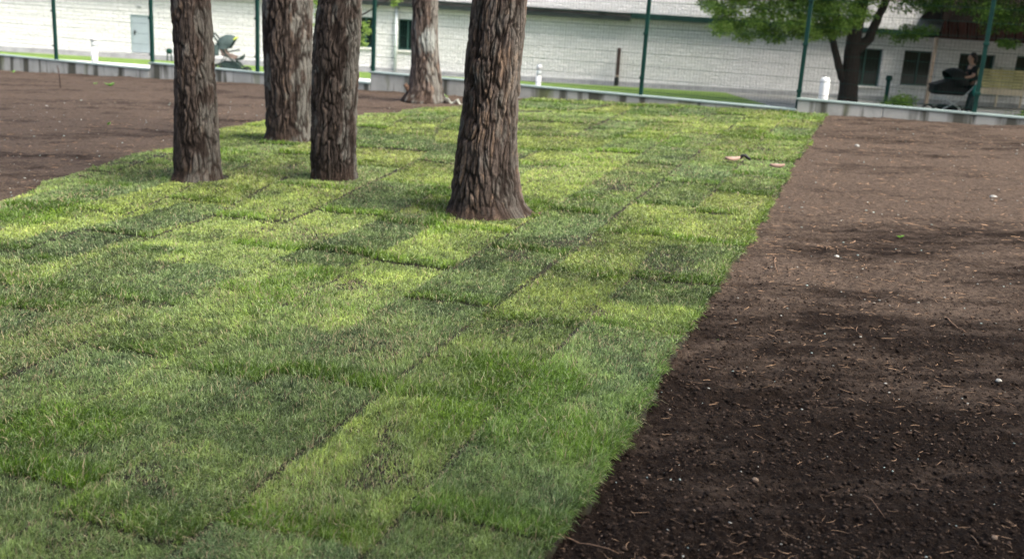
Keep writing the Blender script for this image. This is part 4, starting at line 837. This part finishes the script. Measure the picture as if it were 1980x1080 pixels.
for sy in (-.24, .24):
    fr.tube([(.62, sy, 1.10), (.45, sy, .80), (.18, sy, .50), (-.40, sy, .16)], .017, 8); fr.tube([(-.30, sy, .60), (.0, sy, .42), (.42, sy, .18)], .016, 8)
fr.tube([(.62, -.24, 1.10), (.66, 0, 1.12), (.62, .24, 1.10)], .02, 8); fr.tube([(-.52, -.24, .53), (.2, -.24, .53)], .02, 8); fr.build('frame', SIL, pm, True)
MB().box(-.22, .22, -.18, .18, .2, .36, .03).build('basket', PB, pm); wheels(pm, [(-.40, -.27, .17, .17), (-.40, .27, .17, .17), (.40, -.27, .17, .17), (.40, .27, .17, .17)])

# ------------------------------------------------------------------ person pushing the pram
SKIN = mat('skin', (.42, .25, .18), .6, .05, 10); HAIR = mat('dark_hair', (.018, .012, .010), .6, .3, 60); TOP = mat('black_top', (.014, .014, .015), .9, .2, 30); TRS = mat('dark_trousers', (.03, .05, .05), .9, .2, 30); SHOE = mat('pale_shoes', (.5, .52, .5), .7)
pp = at_y(1878, 170, YP); per = thing('person', 'person in black top and dark trousers bending to push the black pram', 'person', (pp[0], YP, ZO), pi + .05)
def skin(name, verts, edges, m, par, sub=2):
    me = bpy.data.meshes.new(name); me.from_pydata([v[0] for v in verts], edges, []); o = bpy.data.objects.new(name, me); COL.objects.link(o); o.parent = par; me.materials.append(m)
    md = o.modifiers.new('skin', 'SKIN'); md.use_smooth_shade = True
    for i, v in enumerate(verts): sv = me.skin_vertices[0].data[i]; sv.radius = v[1] if hasattr(v[1], '__len__') else (v[1], v[1]); sv.use_root = (i == 0)
    sb_ = o.modifiers.new('sub', 'SUBSURF'); sb_.levels = sub; sb_.render_levels = sub; return o
# faces local +x (which is turned towards the pram), up z
B = [((-.05, 0, .92), (.13, .10)), ((-.02, 0, 1.08), (.12, .09)), ((.04, 0, 1.26), (.14, .10)), ((.07, 0, 1.38), (.10, .08)), ((.09, 0, 1.45), .05), ((.12, 0, 1.51), .055), ((.135, 0, 1.57), (.075, .095)), ((.13, 0, 1.65), (.078, .09)), ((.12, 0, 1.71), (.05, .06))]
E_ = [(i, i + 1) for i in range(8)]
for sgn in (-1, 1):
    n = len(B); B += [((.06, sgn * .16, 1.38), .055), ((.10, sgn * .20, 1.15), .043), ((.30, sgn * .19, 1.10), .036), ((.40, sgn * .19, 1.12), .026), ((.45, sgn * .19, 1.12), (.038, .02))]; E_ += [(3, n), (n, n + 1), (n + 1, n + 2), (n + 2, n + 3), (n + 3, n + 4)]
    for k, dy in enumerate((-.027, -.009, .009, .027)):
        q = len(B); L1 = (.030, .036, .034, .026)[k]; B += [((.475, sgn * .19 + dy, 1.13), .009), ((.475 + L1, sgn * .19 + dy, 1.128), .008), ((.480 + L1, sgn * .19 + dy, 1.105), .007)]; E_ += [(n + 4, q), (q, q + 1), (q + 1, q + 2)]
    q = len(B); B += [((.45, sgn * .155, 1.11), .010), ((.475, sgn * .15, 1.095), .008)]; E_ += [(n + 4, q), (q, q + 1)]
    n = len(B); fx = .16 * sgn; B += [((-.05, sgn * .09, .86), .09), ((-.03 + fx * .5, sgn * .095, .48), .058), ((-.08 + fx, sgn * .095, .09), .038), ((.06 + fx, sgn * .095, .04), (.042, .03))]; E_ += [(0, n), (n, n + 1), (n + 1, n + 2), (n + 2, n + 3)]
skin('body', B, E_, SKIN, per)
t = MB(); t.blob((.218, 0, 1.60), (.018, .014, .025), 8); t.build('nose', SKIN, per, True)
for sy in (-.032, .032): MB().blob((.195, sy, 1.635), (.014, .014, .009), 8).build('eye', HAIR, per, True)
MB().blob((.196, 0, 1.555), (.012, .028, .008), 8).build('mouth', mat('lips', (.35, .12, .10), .5), per, True)
MB().blob((.09, 0, 1.665), (.105, .095, .095), 12, .06, 3).blob((.04, 0, 1.57), (.07, .085, .12), 12, .08, 4).build('hair', HAIR, per, True)
T_ = [((-.05, 0, .94), (.15, .12)), ((-.02, 0, 1.08), (.14, .11)), ((.04, 0, 1.26), (.16, .12)), ((.065, 0, 1.37), (.13, .095))]; TE = [(0, 1), (1, 2), (2, 3)]
for sgn in (-1, 1): n = len(T_); T_ += [((.06, sgn * .165, 1.375), .068), ((.09, sgn * .20, 1.20), .058)]; TE += [(3, n), (n, n + 1)]
skin('top', T_, TE, TOP, per)
T_ = [((-.05, 0, .92), (.145, .12))]; TE = []
for sgn in (-1, 1): fx = .16 * sgn; n = len(T_); T_ += [((-.05, sgn * .09, .84), .105), ((-.03 + fx * .5, sgn * .095, .48), .075), ((-.08 + fx, sgn * .095, .12), .058)]; TE += [(0, n), (n, n + 1), (n + 1, n + 2)]
skin('trousers', T_, TE, TRS, per)
for sgn in (-1, 1): fx = .16 * sgn; MB().blob((-.0 + fx, sgn * .095, .045), (.14, .05, .05), 12).build('shoe', SHOE, per, True)
bp_ = at_y(1885, 174, YP - .2); bag = thing('shoulder_bag', 'teal bag hanging beside the person at the pram', 'bag', (bp_[0], YP - .25, bp_[2] - .14))
MB().blob((0, 0, .13), (.09, .06, .15), 12, .08, 2).build('pouch', mat('teal_cloth', (.03, .26, .21), .7, .2, 15), bag, True); MB().tube([(-.06, 0, .24), (-.04, .1, .45), (0, .2, .62), (.04, .1, .45), (.06, 0, .24)], .010, 6).build('strap', BLACK, bag, True)
print('done')
